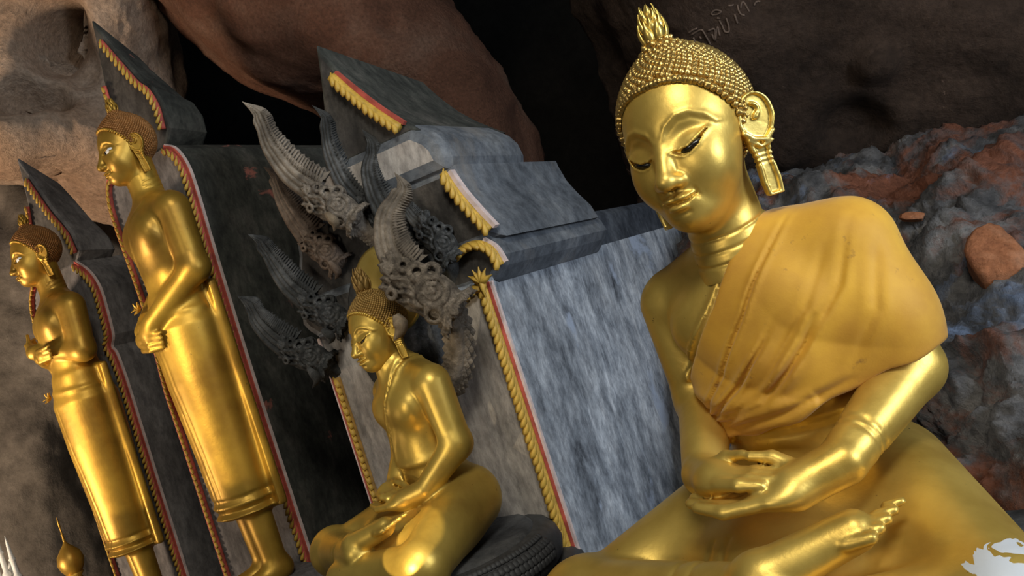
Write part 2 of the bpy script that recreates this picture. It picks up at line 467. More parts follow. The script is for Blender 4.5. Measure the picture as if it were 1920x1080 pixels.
sheet('wall_back', [[(-1200, -900, 9), (900, -900, 10.5), (3000, -900, 9)], [(-1200, 500, 10), (900, 500, 11.5), (3000, 500, 10)],
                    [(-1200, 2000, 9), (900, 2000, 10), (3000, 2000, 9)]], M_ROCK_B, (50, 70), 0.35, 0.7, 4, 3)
sheet('wall_left', [[(-420, -330, 4.6), (-100, -330, 4.7), (160, -300, 5.0), (300, -260, 5.4), (380, -220, 6.4)],
                    [(-420, -60, 4.9), (-60, -60, 4.9), (170, -60, 4.95), (290, -50, 5.3), (350, -40, 6.2)],
                    [(-420, 130, 5.2), (-40, 120, 4.95), (160, 140, 5.05), (280, 150, 5.35), (345, 160, 6.2)],
                    [(-420, 300, 5.2), (-20, 265, 4.85), (150, 290, 5.0), (290, 360, 5.3), (380, 400, 6.0)],
                    [(-420, 400, 5.7), (-20, 330, 5.5), (150, 400, 5.6), (300, 470, 5.7), (400, 520, 6.2)]], M_ROCK_L, (110, 110), 0.09, 1.7, 6, 11,
      pits=[(92, 62, 4.9, 0.20, 0.5), (88, 20, 4.9, 0.16, 0.2), (45, 200, 4.95, 0.15, 0.4), (100, 190, 5.0, 0.11, 0.3), (10, 265, 4.9, 0.2, -0.12), (150, 120, 5.0, .12, .12)])
sheet('wall_left_lower', [[(-420, 250, 5.9), (0, 290, 5.8), (200, 380, 6.0), (420, 420, 6.4)], [(-420, 600, 5.6), (0, 600, 5.4), (200, 640, 5.7), (420, 660, 6.3)],
                          [(-420, 900, 5.4), (0, 880, 5.2), (200, 900, 5.6), (420, 920, 6.2)], [(-420, 1350, 5.0), (0, 1300, 5.0), (200, 1300, 5.4), (420, 1300, 6.0)]],
      M_ROCK_LL, (80, 70), 0.11, 1.6, 5, 23)
sheet('ceiling', [[(150, -420, 5.6), (230, -90, 5.5), (400, 130, 5.6), (640, 250, 5.7), (800, 400, 5.8), (900, 640, 6.0)],
                  [(230, -420, 5.0), (300, -60, 4.95), (480, 130, 5.0), (690, 215, 5.1), (830, 350, 5.2), (930, 590, 5.5)],
                  [(420, -420, 4.7), (480, -120, 4.6), (620, 40, 4.65), (780, 160, 4.75), (885, 300, 4.9), (970, 540, 5.2)],
                  [(640, -420, 4.8), (690, -150, 4.8), (790, 10, 4.85), (880, 120, 4.9), (950, 260, 5.0), (1020, 500, 5.3)],
                  [(760, -420, 5.5), (790, -150, 5.5), (850, 0, 5.5), (915, 110, 5.5), (990, 250, 5.6), (1070, 470, 5.9)]], M_ROCK_RIB, (90, 110), 0.06, 2.2, 6, 31)  # rib shaped after the lit band of ceiling; its edges stand for shadow edges
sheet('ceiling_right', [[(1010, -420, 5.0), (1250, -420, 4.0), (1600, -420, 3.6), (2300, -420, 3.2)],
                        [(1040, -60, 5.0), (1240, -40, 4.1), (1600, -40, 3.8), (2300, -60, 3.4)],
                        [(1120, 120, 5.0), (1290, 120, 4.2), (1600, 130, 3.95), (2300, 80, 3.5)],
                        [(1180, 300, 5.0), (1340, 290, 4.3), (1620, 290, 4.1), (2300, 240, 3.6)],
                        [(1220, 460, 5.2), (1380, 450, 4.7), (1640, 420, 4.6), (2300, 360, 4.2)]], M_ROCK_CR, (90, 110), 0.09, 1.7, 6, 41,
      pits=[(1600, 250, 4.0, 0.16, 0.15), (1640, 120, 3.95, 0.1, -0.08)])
sheet('wall_right', [[(1230, 430, 5.4), (1350, 330, 4.4), (1450, 300, 4.3), (1650, 270, 4.1), (1800, 235, 3.7), (2300, 120, 3.1)],
                     [(1230, 520, 5.0), (1350, 450, 3.7), (1450, 420, 3.5), (1650, 400, 3.3), (1800, 380, 3.0), (2300, 280, 2.5)],
                     [(1230, 720, 4.8), (1350, 700, 3.3), (1450, 680, 3.05), (1650, 650, 2.7), (1800, 630, 2.42), (2300, 560, 2.0)],
                     [(1230, 900, 4.6), (1350, 900, 3.1), (1450, 900, 2.8), (1700, 870, 2.3), (1850, 850, 2.05), (2300, 760, 1.72)],
                     [(1230, 1100, 4.4), (1350, 1100, 3.0), (1450, 1100, 2.7), (1700, 1080, 2.1), (1870, 1030, 1.84), (2300, 920, 1.55)],
                     [(1230, 1500, 4.4), (1350, 1500, 3.0), (1450, 1500, 2.7), (1700, 1500, 2.1), (1870, 1500, 1.84), (2300, 1500, 1.55)]], M_ROCK_R, (240, 200), 0.075, 3.6, 7, 51, gain=0.62, thick=0.05)


def slab(name, x0, x1, y0, y1, z0, z1, mat, rz=0, loc=(0, 0, 0), parent=None, bev=0.01):
    bm = bmesh.new(); bmesh.ops.create_cube(bm, size=1)
    for v in bm.verts: v.co = ((x0 + x1) / 2 + v.co.x * (x1 - x0), (y0 + y1) / 2 + v.co.y * (y1 - y0), (z0 + z1) / 2 + v.co.z * (z1 - z0))
    bmesh.ops.bevel(bm, geom=bm.edges[:], offset=bev, segments=2, affect='EDGES', profile=0.6)
    me = bpy.data.meshes.new(name); bm.to_mesh(me); bm.free(); me.shade_smooth(); me.materials.append(mat)
    o = bpy.data.objects.new(name, me); link(o, parent); o.location = loc; o.rotation_euler = (0, 0, rz)
    return o


# ledge under the whole row: runs along the statues' wall
A_N = math.radians(-28)
tag(slab('floor', -5.5, 2.5, -1.2, 2.5, -0.7, -0.55, M_FLOOR, A_N, (-0.4, 2.75, Z0)), kind='structure')
tag(slab('floor_lower', -7, 7, -6, 6, -0.2, 0, M_FLOOR, 0, (0, 2.0, -0.01)), kind='structure')


# ------------------------------------------------------------------ heads
def head_field(P, open_eye=0.0):
    x, y, z = P.T; ax = np.abs(x); Q = P.copy(); Q[:, 0] = ax
    d = ell(P, (0, .008, .03), (.124, .138, .132))
    d = smin(d, ell(P, (0, -.045, -.055), (.106, .09, .135)), .04)
    d = smin(d, ell(P, (0, -.088, -.158), (.040, .040, .034)), .05)          # chin
    d = smin(d, ell(Q, (.052, -.082, -.070), (.046, .045, .055)), .03)       # cheeks
    d = smin(d, cap(P, (0, .030, -.10), (0, .035, -.30), .073, .084), .03)    # neck
    for zz in (-.205, -.232, -.258):                                         # neck rings
        d = d + .0030 * gs(z - zz - .25 * (y - .03), .0032) * (y < .1)
    fr = np.clip((-.02 - y) / .03, 0, 1) * (z > -.2)
    # eye sockets, lids
    d = d + fr * .010 * gs(np.hypot((ax - .050) / 1.5, z + .010), .020)
    d = smin(d, ell(Q, (.050, -.090, -.028), (.036, .034, .021)), .010)      # lid ball
    brow = seg2(ax, z, [(.010, -.010), (.022, .010), (.045, .025), (.068, .025), (.090, .012), (.104, -.008)])
    d = d - fr * .0028 * gs(brow, .0050)
    d = d + fr * .0016 * gs(seg2(ax, z, [(.020, -.004), (.045, .013), (.068, .012), (.088, -.002)]), .0035)
    if open_eye:
        up = [(.020, -.032), (.036, -.018), (.054, -.014), (.074, -.022), (.088, -.034)]
        lo = [(.020, -.034), (.040, -.044), (.058, -.045), (.076, -.040), (.088, -.034)]
    else:
        up = [(.018, -.037), (.034, -.041), (.052, -.040), (.070, -.031), (.088, -.017)]
        lo = [(.018, -.040), (.036, -.0505), (.054, -.0505), (.072, -.040), (.088, -.018)]
    du = seg2(ax, z, up); dl = seg2(ax, z, lo)
    d = d - fr * .0030 * gs(du, .0045) - fr * .0026 * gs(dl, .0045)
    zu = np.interp(ax, [p[0] for p in up], [p[1] for p in up]); zl = np.interp(ax, [p[0] for p in lo], [p[1] for p in lo])
    slit = np.maximum(np.maximum(z - zu, zl - z), np.maximum(.018 - ax, ax - .088)) - .0006
    d = np.where(fr > 0, smax(d, -np.maximum(slit, -(d + .011)), .002), d)
    # nose
    n_ = cap(P, (0, -.112, .012), (0, -.151, -.085), .0135, .0185)
    n_ = smin(n_, ell(P, (0, -.154, -.092), (.0195, .019, .0170)), .010)
    n_ = smin(n_, ell(Q, (.019, -.140, -.094), (.0135, .0165, .0125)), .008)
    d = smin(d, n_, .014)
    d = smax(d, -ell(Q, (.0095, -.146, -.108), (.006, .010, .006)), .004)
    # mouth
    d = smin(d, ell(P, (0, -.114, -.134), (.036, .026, .022)), .018)
    lip = smin(ell(Q, (.012, -.136, -.1265), (.017, .0135, .0075)), ell(Q, (.026, -.127, -.1245), (.011, .010, .005)), .006)
    lip = np.minimum(lip, ell(P, (0, -.134, -.1435), (.022, .0140, .0085)))
    d = smin(d, lip, .004)
    cr = seg2(ax, z, [(0, -.1355), (.010, -.1335), (.022, -.135), (.036, -.1265)])
    d = d + fr * .0060 * gs(cr, .0024)
    d = d + fr * .002 * gs(seg2(ax, z, [(0, -.110), (0, -.118)]), .004)
    d = d + fr * .0025 * gs(seg2(ax, z, [(.038, -.118), (.041, -.131)]), .004)
    d = d + fr * .0025 * gs(seg2(ax, z, [(0, -.156), (.016, -.155)]), .006)
    return d


HL_A = np.radians([0, 15, 30, 45, 60, 72, 82, 92, 105, 130, 180])
HL_Z = np.array([.094, .093, .086, .070, .040, .010, -.030, -.085, -.115, -.125, -.13])


def hairline(x, y):
    return np.interp(np.arctan2(np.abs(x), -(y - .008)), HL_A, HL_Z)


def hair_field(P, grow=0.0):
    d = ell(P, (0, .012, .032), (.131, .142, .138))
    d = smin(d, cap(P, (0, .0, .125), (0, -.008, .178), .064, .026), .05)
    return d - grow


def scalp_field(P):
    x, y, z = P.T
    d = hair_field(P)
    d = smax(d, (hairline(x, y) - z) * .75, .008)
    return smax(d, -ell(P, (0, .008, .02), (.10, .11, .11)), .004)


_hp = {}


def curl_points(spacing):
    """seats of the hair curls: rings on the scalp, hexagonally staggered"""
    pts = []
    N = int(4 * math.pi / (spacing / .150) ** 2 * 1.16)
    i = np.arange(N) + .5
    ph = np.arccos(1 - 2 * i / N); th = math.pi * (1 + 5 ** .5) * i
    dirs = np.stack([np.sin(ph) * np.cos(th), np.sin(ph) * np.sin(th), np.cos(ph)], 1).astype(np.float32)
    o = np.array([0, .008, .04], np.float32); t = np.full(N, .30, np.float32)
    for _ in range(24): t -= np.maximum(hair_field(o + dirs * t[:, None]), -0.01) * .9
    P = o + dirs * t[:, None]; e = 1e-3
    G = np.stack([hair_field(P + np.eye(3, dtype=np.float32)[k] * e) - hair_field(P - np.eye(3, dtype=np.float32)[k] * e) for k in range(3)], 1)
    G /= np.linalg.norm(G, axis=1)[:, None] + 1e-9
    x, y, z = P.T
    m = (np.linalg.norm(P, axis=1) < .3) & (z > hairline(x, y) + .002) & ~((z > .180) & (np.hypot(x, y + .008) < .020))
    # along the hairline a clean row of its own
    a = []
    for k in range(54):
        an = -math.pi * .62 + math.pi * 1.24 * (k + .5) / 54
        zz = float(np.interp(abs(an), HL_A, HL_Z)) + .004
        r = .17
        for _ in range(30):
            q = np.array([[math.sin(an) * r, .008 - math.cos(an) * r, zz]], np.float32); r -= float(hair_field(q)[0]) * .8
        a.append(q[0])
    a = np.array(a); ga = np.stack([hair_field(a + np.eye(3, dtype=np.float32)[k] * e) - hair_field(a - np.eye(3, dtype=np.float32)[k] * e) for k in range(3)], 1)
    ga /= np.linalg.norm(ga, axis=1)[:, None]
    ok = np.linalg.norm(a, axis=1) < .3; a, ga = a[ok], ga[ok]
    keep = m.copy()
    dd = np.sqrt(((P[:, None] - a[None]) ** 2).sum(2)).min(1)
    keep &= dd > spacing * .78
    return a, ga, P[keep], G[keep]


def curl_mesh(name, r, mat, seg=9, rings=5):
    """a little snail-shell curl: a dome with a spiral groove, top along +z"""
    V = [(0, 0, r * 1.15)]; F = []
    for i in range(1, rings + 1):
        ph = i / rings * math.pi * .56
        for k in range(seg):
            th = 2 * math.pi * k / seg
            g = 1 + .13 * math.cos(th - ph * 5.2)
            V.append((r * math.sin(ph) * math.cos(th) * g, r * math.sin(ph) * math.sin(th) * g, r * 1.15 * math.cos(ph) * (1 + .08 * math.cos(th - ph * 5.2))))
    for k in range(seg): F.append((0, 1 + k, 1 + (k + 1) % seg))
    for i in range(rings - 1):
        for k in range(seg):
            a = 1 + i * seg; F.append((a + k, a + seg + k, a + seg + (k + 1) % seg, a + (k + 1) % seg))
    me = bpy.data.meshes.new(name); me.from_pydata(V, [], F); me.shade_smooth(); me.materials.append(mat)
    return me, np.array(V), F


def normal_mat(p, n, s=1.0, twist=0.0):
    q = Vector(n).to_track_quat('Z', 'Y').to_matrix().to_4x4()
    return Matrix.Translation(Vector(p)) @ q @ Matrix.Rotation(twist, 4, 'Z') @ Matrix.Scale(s, 4)


def leaf_mesh(L, W, T, n=7, bend=0.25):
    """pointed leaf along +z, bulging to -y"""
    V = []; F = []
    for i in range(n + 1):
        t = i / n; w = W * math.sin(math.pi * min(1, t * .82 + .18)) ** .8 * (1 - t ** 3); zz = L * t; yy = -bend * L * math.sin(t * math.pi) * .5
        V += [(-w, yy, zz), (-w * .35, yy - T * (1 - t), zz), (0, yy - T * 1.35 * (1 - t * .6), zz), (w * .35, yy - T * (1 - t), zz), (w, yy, zz), (0, yy + T * .6, zz)]
    for i in range(n):
        for k in range(6):
            a = i * 6; F.append((a + k, a + (k + 1) % 6, a + 6 + (k + 1) % 6, a + 6 + k))
    F.append((5, 4, 3, 2, 1, 0))
    return V, F


def ear_field(P):
    """ear in its own frame: x forward(-)/back(+), y outward(-), z up; top of the ear at z=.055"""
    x, y, z = P.T
    def shape(g):
        a = np.hypot(x / (.029 - g), (z - .012) / (.048 - g)) - 1; a = a * (.03 - g)
        lob = np.abs(x - np.interp(z, [-.16, -.13, -.05, 0.0], [.004, .002, -.004, -.002])) - np.interp(z, [-.16, -.12, -.075, -.03, 0], [.0125 - g, .0155 - g, .0135 - g, .019 - g, .024 - g])
        lob = np.maximum(lob, np.maximum(-.152 + g - z, z))
        return smin(a, lob, .012)
    o = shape(0.0); inn = shape(.0075)
    base = smax(np.maximum(o, np.abs(y) - .0075), o, .004)
    d = smax(base, -np.maximum(inn, y + .002), .004)                        # hollow inside the rim
    d = np.maximum(d, o)
    # inner curl
    th = np.linspace(0, 1.75 * math.pi, 14)
    sp = [(-.003 + (.016 - .0045 * t) * math.sin(t) * .8, .016 + (.020 - .0035 * t) * math.cos(t)) for t in th]
    d = smin(d, np.maximum(seg2(x, z, sp) - .0028, np.abs(y + .002) - .0065), .003)
    d = smin(d, np.maximum(seg2(x, z, [(-.024, -.018), (-.012, -.032), (.006, -.040), (.018, -.026)]) - .0035, np.abs(y + .003) - .0075), .003)
    d = smin(d, np.maximum(seg2(x, z, [(-.018, -.034), (-.004, -.050), (.014, -.044)]) - .003, np.abs(y + .002) - .007), .003)
    for zz in (-.062, -.072, -.082):
        d = d + .0012 * gs(z - zz, .002)
    d = smax(d, -np.maximum(np.abs(x - .004 - (z + .11) * .1) - .0015, np.maximum(np.abs(z + .112) - .02, y + .003)), .002)
    return d


_cache = {}


def build_head(parent, loc, s, gold_m, curl_m, hair_m, mode, h=.0030, open_eye=0.0, pitch=0.0, big=False, fin_s=.80, ears=True, fin_m=None):
    """adds hair, ears, eyes and the flame finial to a statue; returns the skin (verts, faces) of head and neck in statue space"""
    MH = Matrix.Translation(Vector(loc)) @ Matrix.Rotation(pitch, 4, 'X') @ Matrix.Scale(s, 4)
    key = ('head', open_eye, h)
    if key not in _cache: _cache[key] = sdf_mesh(lambda P: head_field(P, open_eye), (-.16, -.19, -.31), (.16, .18, .19), h, .01)
    v, f = _cache[key]
    A = np.array(MH)
    skin = (v @ A[:3, :3].T + A[:3, 3], f)
    kh = ('scalp', big)
    if kh not in _cache: _cache[kh] = sdf_mesh(scalp_field, (-.17, -.17, -.16), (.17, .19, .25), .0045 if big else .0055, .01)
    hv, hf = _cache[kh]
    hair = mesh_obj('hair', hv, hf, hair_m, parent); hair.matrix_local = MH
    a, ga, P, G = curl_points(.0136)
    cm, cv, cf = curl_mesh('hair_curl', .0076, curl_m, 9 if big else 6, 5 if big else 3)
    pw = parent.matrix_basis
    allp = np.vstack([a, P]); alln = np.vstack([ga, G]); sc = np.concatenate([np.full(len(a), 1.05), np.full(len(P), 1.0)])
    sc = np.where(allp[:, 2] > .16, .82, sc)
    W = np.array(pw @ MH); wp = allp @ W[:3, :3].T + W[:3, 3]; wn = alln @ W[:3, :3].T; wn /= np.linalg.norm(wn, axis=1)[:, None]
    vis = ((CAM - wp) * wn).sum(1) / np.linalg.norm(CAM - wp, axis=1)
    score = vis.copy()
    if not big: score[len(a):] -= 3                                         # on the farther heads only the hairline row shows piece by piece
    order = np.argsort(-score); k_ind = 300 if big else min(44, int((score > -.1).sum()))
    mb = MB()
    for n_, i in enumerate(order):
        M = normal_mat(allp[i], alln[i], sc[i], random.uniform(0, 6.3))
        if n_ < k_ind:
            o = bpy.data.objects.new('hair_curl', cm); link(o, hair); o.matrix_local = M
        elif vis[i] > -.55:
            B = np.array(M); mb.add(cv @ B[:3, :3].T + B[:3, 3], cf)
    if mb.V:
        rest = mb.build('small_hair_curls', curl_m if mode == 'front' else hair_m, hair); rest['kind'] = 'stuff'
    # flame finial: a bud wrapped in pointed leaves
    fin = lathe('flame_finial', [(0.0, 0), (.020, .002), (.029, .016), (.030, .03), (.024, .052), (.014, .075), (.005, .096), (0, .104)], 14, fin_m or gold_m, parent)
    fin.matrix_local = MH @ Matrix.Translation((0, -.010, .188)) @ Matrix.Scale(fin_s, 4)
    lv, lf = leaf_mesh(.056, .0150, .005)
    lm = bpy.data.meshes.new('flame_leaf'); lm.from_pydata(lv, [], lf); lm.shade_smooth(); lm.materials.append(fin_m or gold_m)
    for tier, (zz, rr, nn, ss) in enumerate([(.0, .024, 7, 1.05), (.018, .022, 7, .95), (.036, .016, 6, .9), (.054, .010, 5, .85)]):
        for k in range(nn):
            an = 2 * math.pi * (k + .5 * (tier % 2)) / nn
            M = Matrix.Rotation(an, 4, 'Z') @ Matrix.Translation((0, -rr, zz)) @ Matrix.Rotation(math.radians(8), 4, 'X') @ Matrix.Scale(ss, 4)
            o = bpy.data.objects.new('flame_leaf', lm); link(o, fin); o.matrix_local = M
    if ears:
        if 'ear' not in _cache: _cache['ear'] = sdf_mesh(ear_field, (-.045, -.02, -.165), (.045, .02, .07), .0022, .006)
        ev, ef = _cache['ear']
        for sx in (1, -1):
            e = ev.copy(); F2 = ef
            # ear frame: x -> backwards(+y), y(out=-) -> +x side
            V2 = np.stack([-e[:, 1] * sx, e[:, 0], e[:, 2]], 1)
            if sx > 0: F2 = ef
            else: F2 = ef[:, ::-1]
            o = mesh_obj('ear', V2, F2, gold_m, parent)
            o.matrix_local = MH @ Matrix.Translation((.136 * sx, .012, -.028)) @ Matrix.Rotation(sx * math.radians(-42), 4, 'Z') @ Matrix.Rotation(sx * math.radians(9), 4, 'Y') @ Matrix.Diagonal((1.3, 1.35, .98, 1))
    for sx in (1, -1):
        ep = Matrix.Translation((.052 * sx, -.0945, -.031) if open_eye else (.049 * sx, -.0970, -.0420)) @ Matrix.Rotation(math.radians(-14 * sx), 4, 'Y') @ Matrix.Diagonal((1, 1, 1, 1) if open_eye else (.82, 1, .72, 1))
        me, _, _ = ball('eye', (.042, .0315, .020), M_BLACK if not open_eye else M_WHITE)
        o = bpy.data.objects.new('eye', me); link(o, parent); o.matrix_local = MH @ ep
        if open_eye:
            me2, _, _ = ball('pupil', (.0095, .004, .0105), M_BLACK)
            p = bpy.data.objects.new('pupil', me2); link(p, o); p.location = (-.004 * sx, -.0300, .000)
    return skin


def ball(name, r, mat, seg=16, rings=10):
    V = []; F = []
    for i in range(rings + 1):
        ph = math.pi * i / rings
        for k in range(seg):
            th = 2 * math.pi * k / seg; V.append((r[0] * math.sin(ph) * math.cos(th), r[1] * math.sin(ph) * math.sin(th), r[2] * math.cos(ph)))
    for i in range(rings):
        for k in range(seg): a = i * seg; F.append((a + k, a + seg + k, a + seg + (k + 1) % seg, a + (k + 1) % seg))
    me = bpy.data.meshes.new(name); me.from_pydata(V, [], F); me.shade_smooth(); me.materials.append(mat)
    return me, V, F


def lathe(name, prof, seg, mat, parent=None, sx=1, sy=1):
    V = []; F = []
    for r, z in prof:
        for k in range(seg):
            th = 2 * math.pi * k / seg; V.append((r * math.cos(th) * sx, r * math.sin(th) * sy, z))
    for i in range(len(prof) - 1):
        for k in range(seg): a = i * seg; F.append((a + k, a + (k + 1) % seg, a + seg + (k + 1) % seg, a + seg + k))
    return mesh_obj(name, np.array(V), F, mat, parent)


# ------------------------------------------------------------------ seated body (metres of the front statue)
def hands_field(P):
    d = np.full(len(P), 9.0, np.float32)
    # left hand lies underneath, fingers to the statue's right; right hand on top
    lh = smin(cap(P, (.165, -.255, .290), (.095, -.315, .274), .042, .040), ell(P, (.062, -.335, .270), (.055, .05, .024)), .03)
    rh = smin(cap(P, (-.115, -.255, .296), (-.065, -.305, .300), .040, .036), ell(P, (-.035, -.318, .302), (.05, .045, .021)), .03)
    for k in range(4):
        yb = -.300 - .024 * k; ln = (.125, .145, .140, .115)[k]
        a = (.045, yb, .268); b = (.045 - ln * .55, yb - .012, .264); c = (.045 - ln, yb - .010, .276)
        f = smin(cap(P, a, b, .0145, .0135), cap(P, b, c, .0135, .0105), .006); lh = smin(lh, f, .004)
        yb = -.290 - .021 * k; ln = (.095, .11, .105, .085)[k]
        a = (-.03, yb, .304); b = (-.03 + ln * .55, yb - .012, .304); c = (-.03 + ln, yb - .008, .298)
        f = smin(cap(P, a, b, .0135, .0125), cap(P, b, c, .0125, .0095), .006); rh = smin(rh, f, .004)
    lh = smin(lh, smin(cap(P, (.10, -.285, .295), (.055, -.283, .322), .016, .013), cap(P, (.055, -.283, .322), (.016, -.292, .332), .0125, .010), .006), .006)
    rh = smin(rh, smin(cap(P, (-.085, -.280, .312), (-.04, -.278, .332), .015, .0125), cap(P, (-.04, -.278, .332), (.004, -.290, .336), .012, .0095), .006), .006)
    return np.minimum(lh, rh)


def seated_field(P, bare=False):
    x, y, z = P.T; ax = np.abs(x); Q = P.copy(); Q[:, 0] = ax
    d = ell(P, (0, -.025, .555), (.185, .115, .165))
    d = smin(d, ell(Q, (.085, -.095, .560), (.088, .052, .075)), .035)
    d = smin(d, ell(P, (0, -.03, .37), (.150, .112, .17)), .06)
    d = smin(d, cap(Q, (0, -.005, .690), (.185, -.01, .630), .070, .066), .05)
    d = smin(d, cap(P, (0, -.02, .62), (0, -.055, .74), .085, .072), .04)
    d = smin(d, ell(P, (0, -.005, .17), (.215, .150, .155)), .06)
    for zz, am in ((.328, .004), (.316, .003)):                              # belt of the under-robe
        d = d + am * gs(z - zz - .02 * x, .0045) * (y < 0.1)
    d = d - .006 * gs(z - .345, .02) * (y < 0)
    # arms
    HY, HZ = (.10, -.03) if bare else (0, 0)
    A_ = np.array([.20, .0, .0], np.float32); rt = (x < 0)
    Q2 = Q.copy(); Q2[:, 0] = np.where(rt, Q[:, 0] + .050 * np.clip((.62 - z) / .25, 0, 1), Q[:, 0])
    arm = smin(cap(Q2, (.205, -.01, .615), (.248, -.015, .385), .070, .060), cap(Q2, (.248, -.015, .38), (.165, -.25 + HY, .292 + HZ), .061, .043), .025)
    for k, t in enumerate((.74, .80)):                                       # edge of the sleeve bracelet
        q = np.array([.248, -.015, .38]) * (1 - t) + np.array([.165, -.25, .288]) * t; n = np.array([.165 - .248, -.25 + .015, .288 - .38]); n /= np.linalg.norm(n)
        arm = arm + np.where(x > 0, .0035, 0) * gs((Q - q.astype(np.float32)) @ n.astype(np.float32), .0045)
    d = smin(d, arm, .018)
    # legs
    legs = smin(ell(P, (0, -.17, .085), (.29, .22, .13)), cap(Q, (.125, .02, .150), (.375, -.335, .072), .132, .092), .06)
    rsh = smin(cap(P, (-.39, -.365, .085), (.06, -.435, .135), .088, .052), ell(P, (-.41, -.36, .08), (.11, .10, .10)), .03)
    lsh = cap(P, (.375, -.345, .06), (-.05, -.47, .05), .092, .07)
    legs = smin(legs, lsh, .025); legs = smin(legs, rsh, .012)
    for t in (.60, .68):
        q = np.array([-.39 + .45 * t, -.365 - .07 * t, .085 + .05 * t], np.float32)
        legs = legs + .004 * gs((P - q) @ np.array([.98, -.15, .1], np.float32), .005) * (y < -.3)
    # foot of the right leg, sole up, toes towards the left knee
    ft = smin(cap(P, (.05, -.425, .165), (.19, -.355, .205), .044, .036), ell(P, (.03, -.43, .165), (.05, .045, .04)), .02)
    for k in range(5):
        a = np.array([.186 + .012 * k, -.392 + .022 * k, .199 + .006 * k]); b = a + np.array([.040 - .004 * k, .010, .004])
        ft = smin(ft, cap(P, a, b, .0135 - .001 * k, .0115 - .001 * k), .004)
    legs = smin(legs, ft, .008)
    d = smin(d, legs, .02)
    d = smin(d, hands_field(P - np.array([0, HY, HZ], np.float32)), .006)
    if bare:                                                                 # raised hem of the sculpted robe, shoulder to belly
        s = x - np.interp(z, [.36, .50, .62, .74], [-.07, -.01, .05, .10])
        band = np.where((y < .03) & (z > .36) & (z < .78), 1.0, 0.0)
        d = d - band * .014 * gs(s, .022) + band * .014 * gs(s, .0075)
    else:
        s = x - np.interp(z, [.46, .60, .72, .80], [-.185, -.050, .028, .045])
        d = d - .007 * gs(s, .008) * ((y < 0) & (z > .45))
    return smax(d, -z - .04, .02)


def xf_field(f, o, s):
    o = np.array(o, np.float32); s = np.array(s, np.float32); k = float(s.min())
    return lambda P: f((P - o) / s) * k


# ------------------------------------------------------------------ 1. the large seated statue in front
T_F = empty('seated_statue', (.495, 1.8, Z0), math.radians(-40))
tag(T_F, 'large golden seated Buddha statue in the foreground wearing an orange cloth robe', 'statue')
bpy.context.view_layer.update()
skin = build_head(T_F, (0, -.09, .95), 1.0, M_GOLD_H, M_GOLD_C, M_GOLD_C, 'front', .0027, 0, 0, True)
body = sdf_mesh(lambda P: seated_field(P), (-.56, -.62, -.05), (.56, .26, .80), .0055, .02)
bv, bf = merge([body, skin])
mesh_obj('body', bv, bf, M_GOLD_F, T_F)
slab('pedestal', -.52, .56, -.55, .30, -.56, -.035, M_FLOOR, 0, (0, 0, 0), T_F)


def robe_field(P):
    x, y, z = P.T
    d = ell(P, (0, -.03, .555), (.205, .140, .19))
    d = smin(d, ell(P, (.085, -.10, .560), (.100, .066, .085)), .05)
    d = smin(d, ell(P, (0, -.035, .37), (.172, .134, .19)), .07)
    d = smin(d, cap(P, (.03, -.005, .695), (.205, -.01, .640), .085, .082), .05)
    d = smin(d, cap(P, (.205, -.01, .63), (.252, -.025, .40), .082, .070), .06)
    d = smin(d, cap(P, (.22, -.03, .5), (.06, -.06, .42), .10, .11), .08)
    # cloth folds running from the left shoulder down to the right of the waist
    u = (x * .80 + (z - .5) * .60); t = (-x * .60 + (z - .35) * .80)
    ph = u * 40 + 2.6 * np.sin(t * 6) + 1.2 * np.sin(t * 15 + u * 9)
    saw = np.abs(np.mod(ph / 6.283, 1.0) - .5) * 2
    low = np.clip((.66 - z) / .2, 0, 1) * np.clip((.30 - x) / .2, .15, 1)
    d = d + (saw ** 1.6 - .5) * .010 * low + .0030 * vnoise(P * np.array([9, 9, 5], np.float32), 3)
    front = (y < 0)
    for ln, wd, dp in (([(.135, .735), (.03, .57), (-.06, .46), (-.175, .35)], .0035, .006), ([(.07, .52), (-.03, .43), (-.18, .335)], .004, .006),
                       ([(.250, .70), (.21, .58), (.12, .47), (.0, .38)], .006, .0035), ([(.28, .64), (.26, .52), (.19, .43)], .007, .003),
                       ([(.20, .66), (.15, .56), (.05, .45), (-.08, .36)], .006, .003), ([(.10, .56), (.0, .455), (-.14, .36)], .004, .004),
                       ([(.19, .41), (.05, .372), (-.12, .345)], .006, .005), ([(.02, .40), (-.08, .365), (-.17, .355)], .004, .005), ([(.06, .43), (-.05, .385), (-.16, .37)], .004, .004)):
        dd, wt = fold2(x, z, ln); d = d + (dp * gs(dd, wd) - dp * .8 * gs(dd - wd * 2.4, wd * 1.5)) * front * wt
    tear, wt = fold2(x, z, [(.165, .545), (.125, .49), (.085, .45), (.02, .40)])   # the torn overlap with a raised lip
    d = d + (.012 * gs(tear, .006) - .006 * gs(tear - .014, .009)) * front * wt
    d = d - .006 * gs(z - .40 + .12 * x, .016) * (x < .12)
    # cut away: right shoulder, lower hem
    d = smax(d, -(x - np.interp(z, [.40, .46, .60, .72, .80], [-.205, -.165, -.03, .045, .06])) * .75, .006)
    hem = np.interp(x, [-.2, -.1, .05, .18, .32, .4], [.335, .325, .345, .388, .418, .43]) + .004 * np.sin(x * 60)
    d = smax(d, (hem - z) * .9, .005)
    return smax(d, (z - .752), .03)


rv, rf = sdf_mesh(robe_field, (-.24, -.22, .30), (.40, .17, .80), .0045, .02)
robe = mesh_obj('robe', rv, rf, M_CLOTH)
robe.matrix_world = T_F.matrix_basis
tag(robe, 'faded orange cloth robe draped over one shoulder of the large foreground statue', 'robe')


